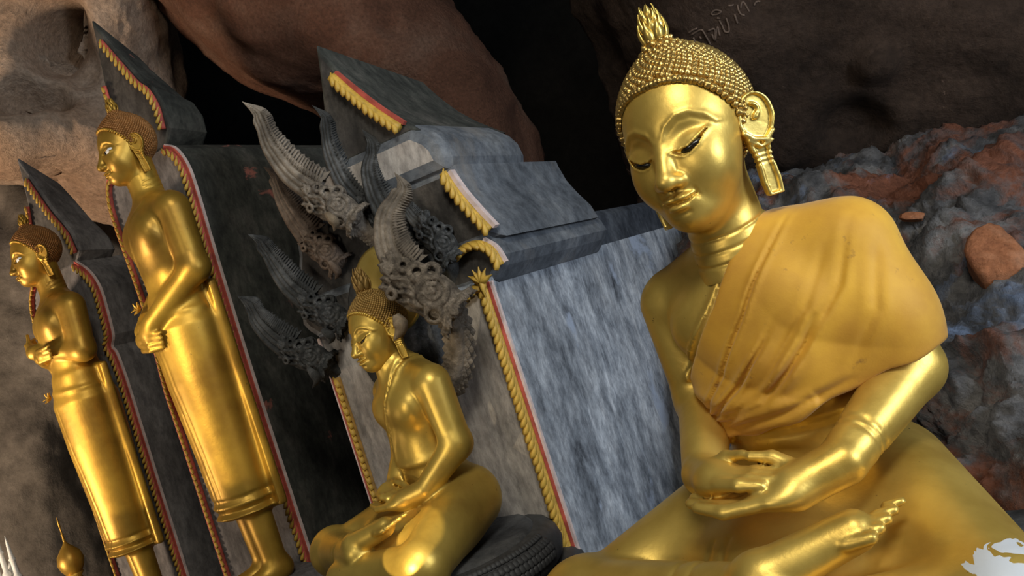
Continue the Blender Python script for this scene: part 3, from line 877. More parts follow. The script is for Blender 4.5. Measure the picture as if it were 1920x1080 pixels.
# ------------------------------------------------------------------ niches: thick cusped slabs with a plaited leaf border
def offset2(path, dist):
    P = np.asarray(path, float); T = np.gradient(P, axis=0); T /= np.linalg.norm(T, axis=1)[:, None] + 1e-9
    return P + np.stack([T[:, 1], -T[:, 0]], 1) * dist                      # to the right of the way it runs


def extrude(name, outline, y0, y1, mats, parent, bev=0.012, drop=0.0, back=0.0):
    """outline (x, z) anticlockwise seen from the front; front face takes mats[0], the rest mats[1]"""
    bm = bmesh.new(); n = len(outline)
    a = [bm.verts.new((x, y0, z)) for x, z in outline]; b = [bm.verts.new((x, y1, z - drop * max(0, z - outline[0][1]))) for x, z in outline]
    ff = bm.faces.new(a); fb = bm.faces.new(b[::-1]); ff.material_index = 0; fb.material_index = 1
    for i in range(n):
        f = bm.faces.new((a[i], b[i], b[(i + 1) % n], a[(i + 1) % n])); f.material_index = 1
    bm.normal_update()
    bmesh.ops.recalc_face_normals(bm, faces=bm.faces[:])
    if back:
        eb = [e for e in fb.edges if max(v.co.z for v in e.verts) > min(z for x, z in outline) + .01]
        bmesh.ops.bevel(bm, geom=eb, offset=back, segments=5, affect='EDGES', profile=0.5, clamp_overlap=True, material=1)
        edges = list(ff.edges)
    else:
        edges = [e for e in bm.edges if any(f in (ff, fb) for f in e.link_faces)]
    bmesh.ops.bevel(bm, geom=edges, offset=bev, segments=2, affect='EDGES', profile=0.5, clamp_overlap=True, material=1)
    me = bpy.data.meshes.new(name); bm.to_mesh(me); bm.free()
    for m in mats: me.materials.append(m)
    o = bpy.data.objects.new(name, me); return link(o, parent)


def strip(name, path, wdt, y0, y1, mat, parent):
    """flat raised band (x, z path) standing proud of the front face"""
    L = offset2(path, -wdt / 2); R = offset2(path, wdt / 2); V = []; F = []
    for (lx, lz), (rx, rz) in zip(L, R): V += [(lx, y1, lz), (lx, y0, lz), (rx, y0, rz), (rx, y1, rz)]
    for i in range(len(L) - 1):
        for k in range(3): a = i * 4; F.append((a + k, a + 4 + k, a + 5 + k, a + k + 1))
    F += [(0, 1, 2, 3), tuple(len(V) - 4 + k for k in (3, 2, 1, 0))]
    return mesh_obj(name, np.array(V), F, mat, parent, False)


def border(parent, path, mat_core, mat_leaf, wdt=0.034, pitch=0.024, flip=1, ang=38, leaf=None):
    """plaited rope of pointed leaves along a path on the front face"""
    P = np.asarray(path, float); seg = np.linalg.norm(np.diff(P, axis=0), axis=1); S = np.concatenate([[0], np.cumsum(seg)])
    n = max(2, int(S[-1] / .012)); s = np.linspace(0, S[-1], n); C = np.stack([np.interp(s, S, P[:, 0]), np.interp(s, S, P[:, 1])], 1)
    T3 = np.stack([C[:, 0], np.full(n, -.006), C[:, 1]], 1)
    mb = MB(); mb.tube(T3, wdt * .42, 6, 1.0, (0, 1, 0)); core = mb.build('border_band', mat_core, parent)
    k = max(1, int(S[-1] / pitch))
    for i in range(k):
        q = (i + .5) * S[-1] / k; p = np.array([np.interp(q, S, P[:, 0]), np.interp(q, S, P[:, 1])])
        p2 = np.array([np.interp(q + .006, S, P[:, 0]), np.interp(q + .006, S, P[:, 1])]); p1 = np.array([np.interp(q - .006, S, P[:, 0]), np.interp(q - .006, S, P[:, 1])])
        d = p2 - p1; th = math.atan2(d[0], d[1])                             # 0 = upward
        M = Matrix.Translation((p[0], -.016, p[1])) @ Matrix.Rotation(th + flip * math.radians(ang), 4, 'Y') @ Matrix.Rotation(math.radians(-14), 4, 'X') @ Matrix.Scale(random.uniform(.93, 1.07), 4)
        inst('border_leaf', leaf, parent, M)
    return core


def leaf_proto(mat, L, W):
    v, f = leaf_mesh(L, W, W * .55, 5, .12); v = [(x, y, z - L * .5) for x, y, z in v]
    me = bpy.data.meshes.new('border_leaf'); me.from_pydata(v, [], f); me.shade_smooth(); me.materials.append(mat)
    return bpy.data.objects.new('border_leaf', me)


def frame_world(O, dx, dy, a):
    A = math.radians(a); ex = np.array([math.cos(A), math.sin(A)]); ey = np.array([-math.sin(A), math.cos(A)])
    p = np.array(O) + ex * dx + ey * dy; return (p[0], p[1], Z0)


def mir(path): return [(-x, z) for x, z in path][::-1]


O_MID = (-.348, 2.59); O_S1 = (-1.186, 3.24); O_S2 = (-1.99, 3.92)

# --- niche of the seated statue in the middle: base block, shoulder lobes, upper tier, gable
N_M = empty('shrine_niche', frame_world(O_MID, -.085, .12, -28), A_N)
tag(N_M, 'thick cusped shrine slab with skylit blue-grey side and yellow plaited border behind the seated middle statue', 'shrine')
mats = [M_FRONTP, M_SIDEP]
base_r = [(.355, -.58), (.355, .812)]
extrude('base_block', base_r + mir(base_r), 0, 2.7, mats, N_M, .012)
lobe = [(.362, .79), (.405, .83), (.425, .862), (.412, .905), (.385, .945)]
extrude('shoulder_tier', lobe + mir(lobe), .012, .92, [M_SOOT, M_TIERP], N_M, .03, .0, .05)
upr = [(.43, .915), (.415, .97), (.38, 1.03), (.352, 1.09), (.338, 1.15), (.335, 1.175)]
extrude('upper_tier', upr + mir(upr), .02, .84, [M_SOOT, M_TIERP], N_M, .03, .0, .12)
bmp_ = [(.325, 1.16), (.338, 1.20), (.330, 1.25), (.305, 1.29), (.25, 1.335)]
extrude('bead_tier', bmp_ + mir(bmp_), .0, .62, [M_FRONTP, M_TIERP], N_M, .045, .0, .10)
gab = [(.27, 1.31), (.235, 1.345), (.165, 1.42), (.105, 1.50), (.055, 1.585), (.02, 1.655), (0, 1.70)]
extrude('gable', gab + [(-x * .45, z) for x, z in gab[:-1]][::-1], .01, .62, [M_SOOT, M_DARKP], N_M, .012, .22)
rear = [(.352, -.58), (.352, .93), (.33, .955)]
extrude('rear_block', rear + mir(rear), .80, 2.65, [M_TIERP, M_TIERD], N_M, .02)
inner = smoothpath([(.20, .72), (.235, .95), (.20, 1.15), (.12, 1.33), (.02, 1.48)], 14)
lf_big = leaf_proto(M_ROPE, .050, .0125)
ropes = [([(.325, -.12), (.325, .79)], .034), (smoothpath([(.335, .800), (.275, .785), (.20, .755)], 6), .034),
         (smoothpath([(.405, .835), (.392, .885), (.355, .915), (.305, .918), (.26, .900)], 14), .034),
         (smoothpath([(.405, .945), (.365, 1.02), (.335, 1.09), (.315, 1.155)], 12), .034),
         (smoothpath([(.215, 1.335), (.15, 1.41), (.09, 1.49), (.035, 1.575)], 12), .04)]
for k, (p, wd) in enumerate(ropes):
    border(N_M, p, M_ROPE, M_ROPE, wd, .0235, 1, 30, lf_big)
    if k < 1: border(N_M, [(-.325, -.12), (-.325, .655)], M_ROPE_D, M_ROPE, wd, .0235, -1, 30, lf_big)
strip('red_band', [(.345, -.12), (.345, .80)], .010, -.007, .0, M_RED, N_M)
strip('red_band', [(-.345, -.12), (-.345, .68)], .010, -.007, .0, M_RED, N_M)
strip('white_edge', [(.352, -.12), (.352, .80)], .012, -.004, .008, M_PINK, N_M)
strip('white_edge', [(-.352, -.12), (-.352, .80)], .012, -.004, .008, M_PINK, N_M)
strip('red_band', smoothpath([(.422, .84), (.408, .89), (.375, .925)], 8), .012, -.006, .01, M_PINK, N_M)
strip('red_band', smoothpath([(.424, .95), (.388, 1.02), (.356, 1.09), (.335, 1.155)], 10), .014, -.003, .022, M_PINK, N_M)
strip('red_band', smoothpath([(.235, 1.345), (.17, 1.42), (.11, 1.50), (.05, 1.585)], 10), .012, -.004, .012, M_RED, N_M)
# corner ornament where the cap meets the upright: a few yellow petals
for k, an in enumerate((-50, -20, 10, 40, 75, 180)):
    inst('corner_petal', lf_big, N_M, Matrix.Translation((.335, -.026, .805)) @ Matrix.Rotation(math.radians(an), 4, 'Y') @ Matrix.Translation((0, 0, .022)))


# --- niches of the two standing statues
lf_small = leaf_proto(M_ROPE, .040, .0105); lf_muted = leaf_proto(M_ROPE_D, .040, .0105)


def standing_niche(O, dx, dy, right, gable_left, label, depth, zs, mats, dull, gd=.2):
    N = empty('shrine_niche', frame_world(O, dx, dy, -28), A_N)
    tag(N, label, 'shrine')
    low = [p for p in right if p[1] <= zs]; up = [(right[len(low) - 1][0] * .9, zs - .03)] + right[len(low):]
    lw = lambda x, z: -x * (1 - .16 * float(np.clip((z - .8) / .35, 0, 1)))
    extrude('niche_slab', low + [(lw(x, z), z) for x, z in low][::-1], 0, depth, mats, N, .012)
    extrude('gable', up + gable_left, .006, gd, [M_SOOT, mats[1]], N, .012, .25)
    ins = .026
    lowp = smoothpath(low, 40); rp = offset2(lowp, -ins); rp[:, 1] = np.minimum(rp[:, 1], zs - .02)
    core = M_RED
    border(N, rp, core, M_ROPE, .030, .0265, 1, 34, dull)
    border(N, [(lw(x, z), z) for x, z in rp], core, M_ROPE, .030, .0265, -1, 34, dull)
    upp = smoothpath(up[1:-1], 24); border(N, offset2(upp, -.022), core, M_ROPE, .028, .0265, 1, 34, dull)
    glp = smoothpath(gable_left[::-1][:-1][:99], 24); border(N, [(x + .016, z) for x, z in glp], core, M_ROPE, .022, .0265, -1, 34, dull)
    strip('red_band', offset2(lowp, -.008), .012, -.008, .0, M_RED, N); strip('white_edge', offset2(lowp, -.001), .007, -.004, .008, M_PINK, N)
    ml = [(lw(x, z), z) for x, z in offset2(lowp, -.008)]
    strip('red_band', ml, .012, -.008, .0, M_RED, N)
    return N


r1 = [(.252, -.58), (.252, .35), (.255, .8), (.266, 1.25), (.276, 1.52), (.268, 1.62), (.235, 1.690), (.185, 1.722), (.232, 1.775), (.238, 1.87), (.212, 1.955), (.172, 2.0), (.12, 2.095), (.05, 2.225), (0, 2.33)]
N_S1 = standing_niche(O_S1, -.195, .14, r1, [(-.015, 2.215), (-.045, 2.05), (-.055, 1.95), (-.12, 1.80), (-.15, 1.70)],
                      'pointed shrine slab with shaded side and yellow leaf border on red behind the taller standing statue', 1.25, 1.73, [M_GREYP, M_DARKP], lf_small)
r2 = [(.250, -.58), (.262, .26), (.270, .62), (.276, .90), (.268, 1.04), (.25, 1.08), (.282, 1.13), (.296, 1.25), (.298, 1.36), (.262, 1.45), (.190, 1.522), (.236, 1.56), (.222, 1.65), (.193, 1.71), (.138, 1.805), (.06, 1.985), (0, 2.11)]
N_S2 = standing_niche(O_S2, -.195, .14, r2, [(-.01, 2.01), (-.03, 1.86), (-.05, 1.78), (-.1, 1.66), (-.15, 1.50)],
                      'grey-sided pointed shrine slab with yellow leaf border behind the leftmost standing statue', 1.1, 1.53, [M_GREYP, M_GREYP], lf_small)

# ------------------------------------------------------------------ 2. the seated statue in the middle
T_M = empty('seated_statue', (*O_MID, Z0), math.radians(-54))
tag(T_M, 'smaller golden seated Buddha statue in the middle under the many-headed serpent hood', 'statue')
bpy.context.view_layer.update()
skin = build_head(T_M, (0, -.085, .772), .62, M_GOLD_M, M_GOLD_M, M_HAIR_M, 'mid', .0030, fin_s=1.15, fin_m=M_HAIR_M)
SM = (.68, .78, .77)
body = sdf_mesh(xf_field(lambda P: seated_field(P, True), (0, -.035, .095), SM), (-.45, -.53, .05), (.45, .22, .72), .0055, .02)
bv, bf = merge([body, skin]); mesh_obj('body', bv, bf, M_GOLD_M, T_M)
hal = lathe('halo', [(0, -.006), (.115, -.006), (.125, 0), (.115, .006), (0, .006)], 40, M_GOLD_H, T_M, 1.0, 1.12)
hal.matrix_local = Matrix.Translation((-.045, .012, .875)) @ Matrix.Rotation(math.radians(26), 4, 'Z') @ Matrix.Rotation(math.radians(90), 4, 'X')

# ------------------------------------------------------------------ 3. standing statues
def standing_field(P, pose):
    x, y, z = P.T; ax = np.abs(x); Q = P.copy(); Q[:, 0] = ax
    d = ell(P, (0, -.025, 1.34), (.150, .115, .17))
    d = smin(d, ell(Q, (.07, -.085, 1.37), (.075, .05, .07)), .03)
    d = smin(d, ell(P, (0, -.025, 1.14), (.118, .10, .14)), .06)
    d = smin(d, cap(Q, (0, .0, 1.475), (.140, .0, 1.432), .055, .060), .04)
    d = smin(d, cap(P, (0, -.005, 1.44), (0, -.03, 1.58), .062, .052), .03)
    # wrapped skirt, oval, narrowing to the hem
    zc = np.array([.27, .5, .8, 1.0, 1.12]); rx = np.interp(z, zc, [.118, .130, .146, .152, .118]); ry = np.interp(z, zc, [.108, .118, .136, .140, .105])
    k = np.hypot(x / rx, (y + .025) / ry); sk = (k - 1) * np.minimum(rx, ry); sk = smax(sk, np.maximum(.262 - z, z - 1.12), .02)
    d = smin(d, sk, .05)
    for zz, a in ((.340, .005), (.315, -.008), (.294, .008), (.274, -.010)): d = d + np.where(z < .36, a, 0) * gs(z - zz, .006)
    for xx in (-.035, .005, .030): d = d + .0035 * gs(x - xx - .02 * np.sin(z * 3), .004) * ((y < 0) & (z > .3) & (z < 1.03))
    d = d - .005 * gs(z - 1.065 + .10 * ax, .012) * (y < .02)                # belt line
    d = smin(d, box(P, (.012, .060, .70), (.138, .018, .44), .012), .03)      # robe hanging down behind
    # legs and feet
    d = smin(d, cap(Q, (.048, -.015, .30), (.050, -.005, .04), .054, .043), .02)
    d = smin(d, smin(cap(Q, (.050, .01, .03), (.058, -.12, .015), .045, .03), ell(Q, (.06, -.12, .015), (.042, .05, .022)), .02), .03)
    if pose == 'crossed_low':
        al = smin(cap(P, (.150, .005, 1.420), (.160, .01, 1.19), .062, .053), cap(P, (.160, .01, 1.19), (.055, -.155, 1.045), .050, .040), .03)
        al = smin(al, ell(P, (.030, -.178, 1.015), (.045, .032, .045)), .02)
        ar = smin(cap(P, (-.168, 0, 1.425), (-.200, -.01, 1.19), .058, .046), cap(P, (-.200, -.01, 1.19), (-.075, -.165, 1.03), .045, .034), .03)
        hd = ell(P, (-.03, -.188, .995), (.045, .026, .036))
        for k in range(4):
            a = (-.02, -.200, 1.015 - .019 * k); b = (.045, -.192, 1.005 - .019 * k); c = (.095 - .006 * k, -.158, .998 - .018 * k)
            hd = smin(hd, smin(cap(P, a, b, .0115, .0105), cap(P, b, c, .0105, .0085), .004), .003)
        hd = smin(hd, cap(P, (-.04, -.185, 1.03), (.03, -.200, 1.045), .012, .009), .004)
        d = smin(d, al, .015); d = smin(d, ar, .015); d = smin(d, hd, .006)
    else:
        al = smin(cap(P, (.150, .005, 1.42), (.160, -.005, 1.215), .062, .053), cap(P, (.160, -.005, 1.215), (-.045, -.160, 1.275), .050, .038), .03)
        ar = smin(cap(P, (-.168, 0, 1.425), (-.205, -.05, 1.20), .058, .046), cap(P, (-.205, -.05, 1.20), (.02, -.150, 1.235), .044, .034), .03)
        hd = smin(ell(P, (-.085, -.165, 1.295), (.045, .022, .034)), ell(P, (.05, -.155, 1.245), (.04, .022, .032)), .004)
        for k in range(4):
            a = (-.09, -.178, 1.318 - .016 * k); c = (-.160 + .006 * k, -.128, 1.345 - .018 * k); hd = smin(hd, cap(P, a, c, .0115, .0085), .003)
            a = (.06, -.168, 1.265 - .016 * k); c = (.125 - .006 * k, -.128, 1.272 - .018 * k); hd = smin(hd, cap(P, a, c, .0115, .0085), .003)
        hd = smin(hd, cap(P, (-.075, -.170, 1.31), (-.10, -.160, 1.365), .011, .008), .004)
        d = smin(d, ar, .012); d = smin(d, al, .010); d = smin(d, hd, .006)
        d = smin(d, cap(P, (-.15, -.07, 1.22), (-.125, -.115, 1.02), .030, .012), .02)   # sleeve end hanging below the elbow
    s = x - np.interp(z, [1.05, 1.25, 1.48], [-.11, -.03, .075])
    d = d - .004 * gs(s, .008) * ((y < -.02) & (z > 1.08) & (z < 1.5))
    return d


def standing_statue(O, rz, dz, sc, pose, label, hs):
    T = empty('standing_statue', (*O, Z0), rz); tag(T, label, 'statue'); bpy.context.view_layer.update()
    skin = build_head(T, (0, -.040 * sc, 1.714 * sc + dz), hs, M_GOLD_S, M_GOLD_S, M_HAIR_S, 'stand', .0036, 1.0)
    body = sdf_mesh(xf_field(lambda P: standing_field(P, pose), (0, 0, dz), (sc, sc, sc)), (-.27, -.26, -.13), (.27, .16, 1.66), .0065, .02)
    v, f = merge([body, skin]); mesh_obj('body', v, f, M_GOLD_S, T)
    slab('pedestal', -.16, .16, -.22, .13, -.57, dz - .005, M_GREYP, 0, (0, 0, 0), T)
    return T


T_S1 = standing_statue(O_S1, math.radians(-52), 0.0, 1.0, 'crossed_low', 'taller golden standing Buddha statue with hands crossed low in front', .72)
T_S2 = standing_statue(O_S2, math.radians(-52), -.10, .98, 'crossed_chest', 'leftmost golden standing Buddha statue with arms folded across the chest', .72)
# flower knots at the belts
for T, p in ((T_S1, (-.085, -.150, 1.115)), (T_S2, (-.10, -.145, .93))):
    v, f = leaf_mesh(.035, .009, .004, 5); fl = empty('flower_knot', p); fl.parent = T
    me = bpy.data.meshes.new('petal'); me.from_pydata(v, [], f); me.shade_smooth(); me.materials.append(M_GOLD_S)
    for k in range(9):
        o = bpy.data.objects.new('petal', me); link(o, fl)
        o.matrix_local = Matrix.Rotation(math.radians(-25 * (k % 3)), 4, 'X') @ Matrix.Rotation(k * .7, 4, 'Y') @ Matrix.Rotation(math.radians(35), 4, 'X')


# ------------------------------------------------------------------ 4. the serpent: seven carved heads, hood and coiled seat
def naga_skull(P):
    x, y, z = P.T; ay = np.abs(y); Q = P.copy(); Q[:, 1] = ay
    d = ell(P, (.08, 0, .02), (.42, .23, .27))
    d = smin(d, ell(P, (-.36, 0, .03), (.24, .17, .15)), .12)                # muzzle
    d = smin(d, ell(P, (-.54, 0, .15), (.085, .11, .085)), .05)              # curled nose
    d = smin(d, cap(P, (-.05, 0, -.18), (-.44, 0, -.17), .095, .05), .05)    # lower jaw
    d = smax(d, -cap(P, (-.62, 0, -.075), (-.14, 0, -.09), .032, .018), .015)
    face = np.clip((.20 - x) * 6, 0, 1)
    for zz, am in ((-.01, .036), (-.125, .034), (.085, .030), (-.20, .026)):  # layered wavy lips and cheeks
        zl = zz + .035 * np.sin(x * 19 + zz * 20); d = d - am * gs(z - zl, .024) * face + am * .6 * gs(z - zl - .045, .014) * face
    for cx, cz, r, t in ((.10, .07, .165, .034), (.10, .07, .085, .030), (-.17, .17, .085, .036), (-.35, .16, .065, .032), (-.49, .04, .05, .028), (-.04, .27, .075, .032), (.24, -.16, .09, .030), (-.30, -.20, .055, .028)):
        rr = np.hypot(x - cx, z - cz); yy = .225 * np.sqrt(np.clip(1 - ((x - .0) / .62) ** 2 - ((z - .02) / .36) ** 2, 0.03, 1))
        d = smin(d, np.sqrt((rr - r) ** 2 + (ay - yy) ** 2) - t, .012)
    d = smin(d, ell(Q, (.10, .215, .07), (.045, .06, .045)), .01)
    th = np.arctan2(z, y); fr = .275 + .045 * np.abs(np.sin(th * 4.5))           # leafy frill behind the cheeks
    d = smin(d, np.maximum(np.abs(x - .36 - .22 * (np.hypot(y, z) / .3) + .12) - .035, np.hypot(y * 1.2, z) - fr), .05)
    d = d - .022 * gs(np.mod(x * 1.0 + .1 * np.cos(th * 7), .11) - .055, .022) * np.clip((x - .34) * 12, 0, 1)
    return d


NV, NF = sdf_mesh(naga_skull, (-.75, -.45, -.46), (.70, .45, .46), .0165, .09)
NME = {}


def leafplate(path, w, th, n=14):
    """pointed leaf with a raised midrib along a 3-D path, facing the given side"""
    return


def naga_head(parent, c, ang, size, D, crest, cw, beard, neck, nw, mi, tipv=(-34, -34), dep=0.0):
    """c, crest, beard, neck in picture coordinates read off the photograph at distance D; every piece has its own thickness"""
    k = D / FPX; mat = M_NAGA[mi]
    H = empty('serpent_head', at(*c, D)); H.parent = parent
    o0 = at(*c, D)
    L = lambda p, dd=0.0: at(p[0], p[1], D + dd) - o0
    a = math.radians(ang); ex = RIGHT * math.cos(a) + UP * math.sin(a); ez = -RIGHT * math.sin(a) + UP * math.cos(a); ey = FWD
    if mi not in NME:
        me = mesh_obj('skull', NV, NF, mat); NME[mi] = me.data; bpy.data.objects.remove(me)
    sk = bpy.data.objects.new('skull', NME[mi]); link(sk, H)
    s = size * k * .96
    sk.matrix_local = Matrix(((ex[0] * s, ey[0] * s, ez[0] * s, 0), (ex[1] * s, ey[1] * s, ez[1] * s, 0), (ex[2] * s, ey[2] * s, ez[2] * s, 0), (0, 0, 0, 1)))
    # crest: a long swept horn, ribbed, with a toothed back edge and a hooked tip
    bx, by = crest[-1]; tx, ty = bx + tipv[0] * 1.3, by + tipv[1] * 1.15
    C = smoothpath([*crest, (bx * .62 + tx * .38 + 5, by * .55 + ty * .45), (tx, ty)], 46); n = len(C)
    seg = np.linalg.norm(np.diff(C, axis=0), axis=1); tt = np.concatenate([[0], np.cumsum(seg)]) / seg.sum()
    wv = cw * k * np.interp(tt, [0, .25, .52, .68, .77, .84, .92, 1.0], [1.15, 1.08, .86, .62, .66, .42, .18, .01])
    P3 = np.array([L(p, .02 * math.sin(q * 3)) for p, q in zip(C, tt)])
    T = np.gradient(P3, axis=0); T /= np.linalg.norm(T, axis=1)[:, None]
    Nn = np.cross(T, FWD); Nn /= np.linalg.norm(Nn, axis=1)[:, None]          # in the plane of the horn
    side = np.sign(Nn[n // 2] @ RIGHT) or 1; Nn = Nn * side                 # Nn points to the back edge (right)
    prof = [(-1.0, .0), (-.88, .34), (-.70, .44), (-.60, .22), (-.52, .46), (-.36, .56), (-.28, .30), (-.20, .56), (.0, .60), (.10, .26), (.22, .46), (.46, .46), (.56, .16), (.80, .20), (1.0, .0)]
    ring = prof + [(u, -v) for u, v in prof[-2:0:-1]]
    mb = MB(); V = []; F = []; m = len(ring)
    for i in range(n):
        for u, v in ring:
            uu = u
            if u > .9: uu = u + (.20 * (1 if i % 2 == 0 else 0) - .08) * (tt[i] < .74)
            V.append(P3[i] + Nn[i] * uu * wv[i] + FWD * v * wv[i] * .8)
    for i in range(n - 1):
        for q in range(m): F.append((i * m + q, i * m + (q + 1) % m, (i + 1) * m + (q + 1) % m, (i + 1) * m + q))
    mb.add(V, F)
    for i in range(1, int(n * .74)):                                         # cut ribs between the back edge and the middle groove
        pa = P3[i] + Nn[i] * wv[i] * .20 - FWD * wv[i] * .36; pb = P3[min(n - 1, i + 1)] + Nn[i] * wv[i] * .96 - FWD * wv[i] * .12
        mb.tube([pa, (pa + pb) / 2 - FWD * wv[i] * .06, pb], wv[i] * .085, 4)
    mb.build('crest', mat, H)
    if beard:
        B = smoothpath([L(p, -.30 * size * k) for p in beard], 10)
        bd = MB(); bd.tube(B, np.interp(np.linspace(0, 1, 10), [0, .3, .6, 1], [.45, 1.0, .8, .03]) * size * .17 * k, 8, .5, FWD)
        bd.build('beard_leaf', M_NAGA[3] if mi == 0 else mat, H)
    if neck:
        Nk = smoothpath([L(p, .03 + .05 * i) for i, p in enumerate(neck)], 22)
        nk = MB(); nk.tube(Nk, np.interp(np.linspace(0, 1, 22), [0, 1], [nw * .85, nw]) * k, 12, .75, FWD)
        no = nk.build('neck', mat, H)
        T = np.gradient(Nk, axis=0); sc = MB()
        for i in range(1, 21):                                               # scales in offset rows on the side that shows
            t = T[i] / np.linalg.norm(T[i]); b = np.cross(t, FWD); b /= np.linalg.norm(b)
            for j in range(-2, 3):
                u = (j + .5 * (i % 2)) / 2.6
                r = nw * k * .34; pc = Nk[i] + b * u * nw * k * .9 - FWD * nw * k * .75 * math.sqrt(max(.05, 1 - u * u)) * .98
                a1 = b * r; a2 = t * r * 1.15; up_ = -FWD * r * .34
                vs = [pc + up_] + [pc + a1 * math.cos(q) + a2 * math.sin(q) for q in np.linspace(0, 2 * math.pi, 7)[:-1]]
                sc.add(vs, [(0, 1 + q, 1 + (q + 1) % 6) for q in range(6)])
        so = sc.build('neck_scales', mat, no, False); so['kind'] = 'stuff'
    return H


NG = empty('serpent_canopy', at(770, 720, 2.66))
tag(NG, 'grey carved many-headed serpent hood rising behind and over the seated middle statue', 'sculpture')
bpy.context.view_layer.update()


class _P: pass


def naga(*a, **k):
    H = naga_head(None, *a, **k); H.parent = NG; H.matrix_parent_inverse = NG.matrix_basis.inverted(); return H


# left side, top to bottom, then the middle ones, then the near right pair
naga((625, 388), -28, 118, 2.68, [(600, 352), (552, 318), (512, 268), (493, 225)], 30, [(612, 400), (628, 418), (626, 434)], [(655, 410), (700, 440), (735, 480)], 22, 0, (-30, -30))
naga((605, 470), -40, 96, 2.80, [(586, 440), (556, 400), (532, 362), (522, 338)], 27, [(618, 490), (634, 510), (628, 524)], [(630, 478), (680, 500), (730, 530)], 18, 1, (-22, -22))
naga((610, 588), -28, 104, 2.82, [(585, 560), (545, 525), (515, 485), (498, 462)], 27, [(604, 618), (622, 632), (615, 646)], [(640, 600), (690, 625), (735, 640)], 20, 2, (-26, -20))
naga((575, 668), -22, 104, 2.84, [(548, 648), (512, 622), (488, 598), (478, 580)], 27, [(578, 690), (594, 710), (586, 728)], [(605, 685), (650, 700), (700, 735), (740, 770)], 18, 2, (-26, -22))
naga((705, 405), -40, 90, 2.74, [(690, 382), (650, 335), (622, 275), (614, 232)], 25, None, [(720, 420), (750, 460), (770, 500)], 24, 2, (-22, -30))
naga((745, 440), -52, 90, 2.68, [(735, 405), (712, 365), (698, 318), (702, 286)], 26, None, [(755, 460), (775, 490), (790, 540)], 26, 2, (-18, -38))
naga((822, 452), -50, 104, 2.60, [(800, 425), (778, 405), (762, 385), (752, 372)], 16, None, [(835, 475), (852, 515), (850, 580)], 32, 2, (-10, -12))
naga((795, 548), -30, 168, 2.40, [(770, 505), (738, 462), (732, 405), (755, 362)], 34, [(742, 590), (752, 614), (738, 640)], [(835, 572), (858, 625), (856, 690), (838, 730)], 30, 0, (-12, -34))

hood = lathe('hood', [(0, -.03), (.10, -.028), (.17, -.015), (.19, .0), (.17, .02), (0, .03)], 40, M_NAGA[2], NG, 1.0, 1.35)
hood.matrix_world = Matrix.Translation(Vector(frame_world(O_MID, -.10, .085, -28)) + Vector((0, 0, .74))) @ Matrix.Rotation(math.radians(-35), 4, 'Z') @ Matrix.Rotation(math.radians(90), 4, 'X')

# coiled seat
NS = empty('coiled_serpent_base', (O_MID[0] - .03, O_MID[1] - .02, Z0), math.radians(-40)); tag(NS, 'dark coiled serpent base with round scales under the seated middle statue', 'pedestal')


def ring_path(cx, cy, rx, ry, z, n=90): return [(cx + rx * math.cos(t), cy + ry * math.sin(t), z) for t in np.linspace(0, 2 * math.pi, n)]


RXC, RYC = .27, .27
slab_top = lathe('seat_top', [(0, .088), (.25, .088), (.265, .075), (.27, .05), (.27, -.6)], 72, M_FLOOR, NS, 1.0, 1.0)
slab_top.location = (0, -.06, 0)
for zz, r, m, nm in ((.02, .062, M_COIL, 'upper_coil'), (-.09, .062, M_COIL, 'lower_coil')):
    RXC = .27 if zz > 0 else .325; RYC = RXC
    V, F = tube(ring_path(0, -.06, RXC, RYC, zz), r, 12); mesh_obj(nm, np.array(V), F[:-2], m, NS)
me_sc, _, _ = ball('scale', (.0125, .0125, .005), M_COIL, 10, 5)
me_rim, _, _ = ball('rim_stud', (.012, .012, .007), M_COIL, 10, 5)
me_bel, _, _ = ball('belly_scale', (.011, .011, .006), M_BELLY, 8, 5)
coil_o = {c.name.split('.')[0]: c for c in NS.children}


def on_coil(me, nm, zz, r, th, el, s=1.0):
    RXC = .27 if zz > 0 else .325; RYC = RXC
    c = np.array([RXC * math.cos(th), -.06 + RYC * math.sin(th), zz]); n = np.array([math.cos(th), math.sin(th), 0]); n /= np.linalg.norm(n)
    n = n * math.cos(el) + np.array([0, 0, 1]) * math.sin(el); p = c + n * r
    o = bpy.data.objects.new(nm, me); link(o, NS); o.matrix_local = normal_mat(p, n, s)


for i in range(64): on_coil(me_rim, 'rim_stud', .02, .063, -2.6 + 2.9 * i / 64, math.radians(62))
for j, el in enumerate((38, 18, -2)):
    for i in range(58): on_coil(me_sc, 'scale', .02, .0625, -2.6 + 2.9 * (i + .5 * (j % 2)) / 58, math.radians(el))
for j, el in enumerate((45, 28, 11)):
    for i in range(62): on_coil(me_bel, 'belly_scale', -.09, .0625, -2.4 + 2.7 * (i + .5 * (j % 2)) / 62, math.radians(el), random.uniform(.85, 1.1))

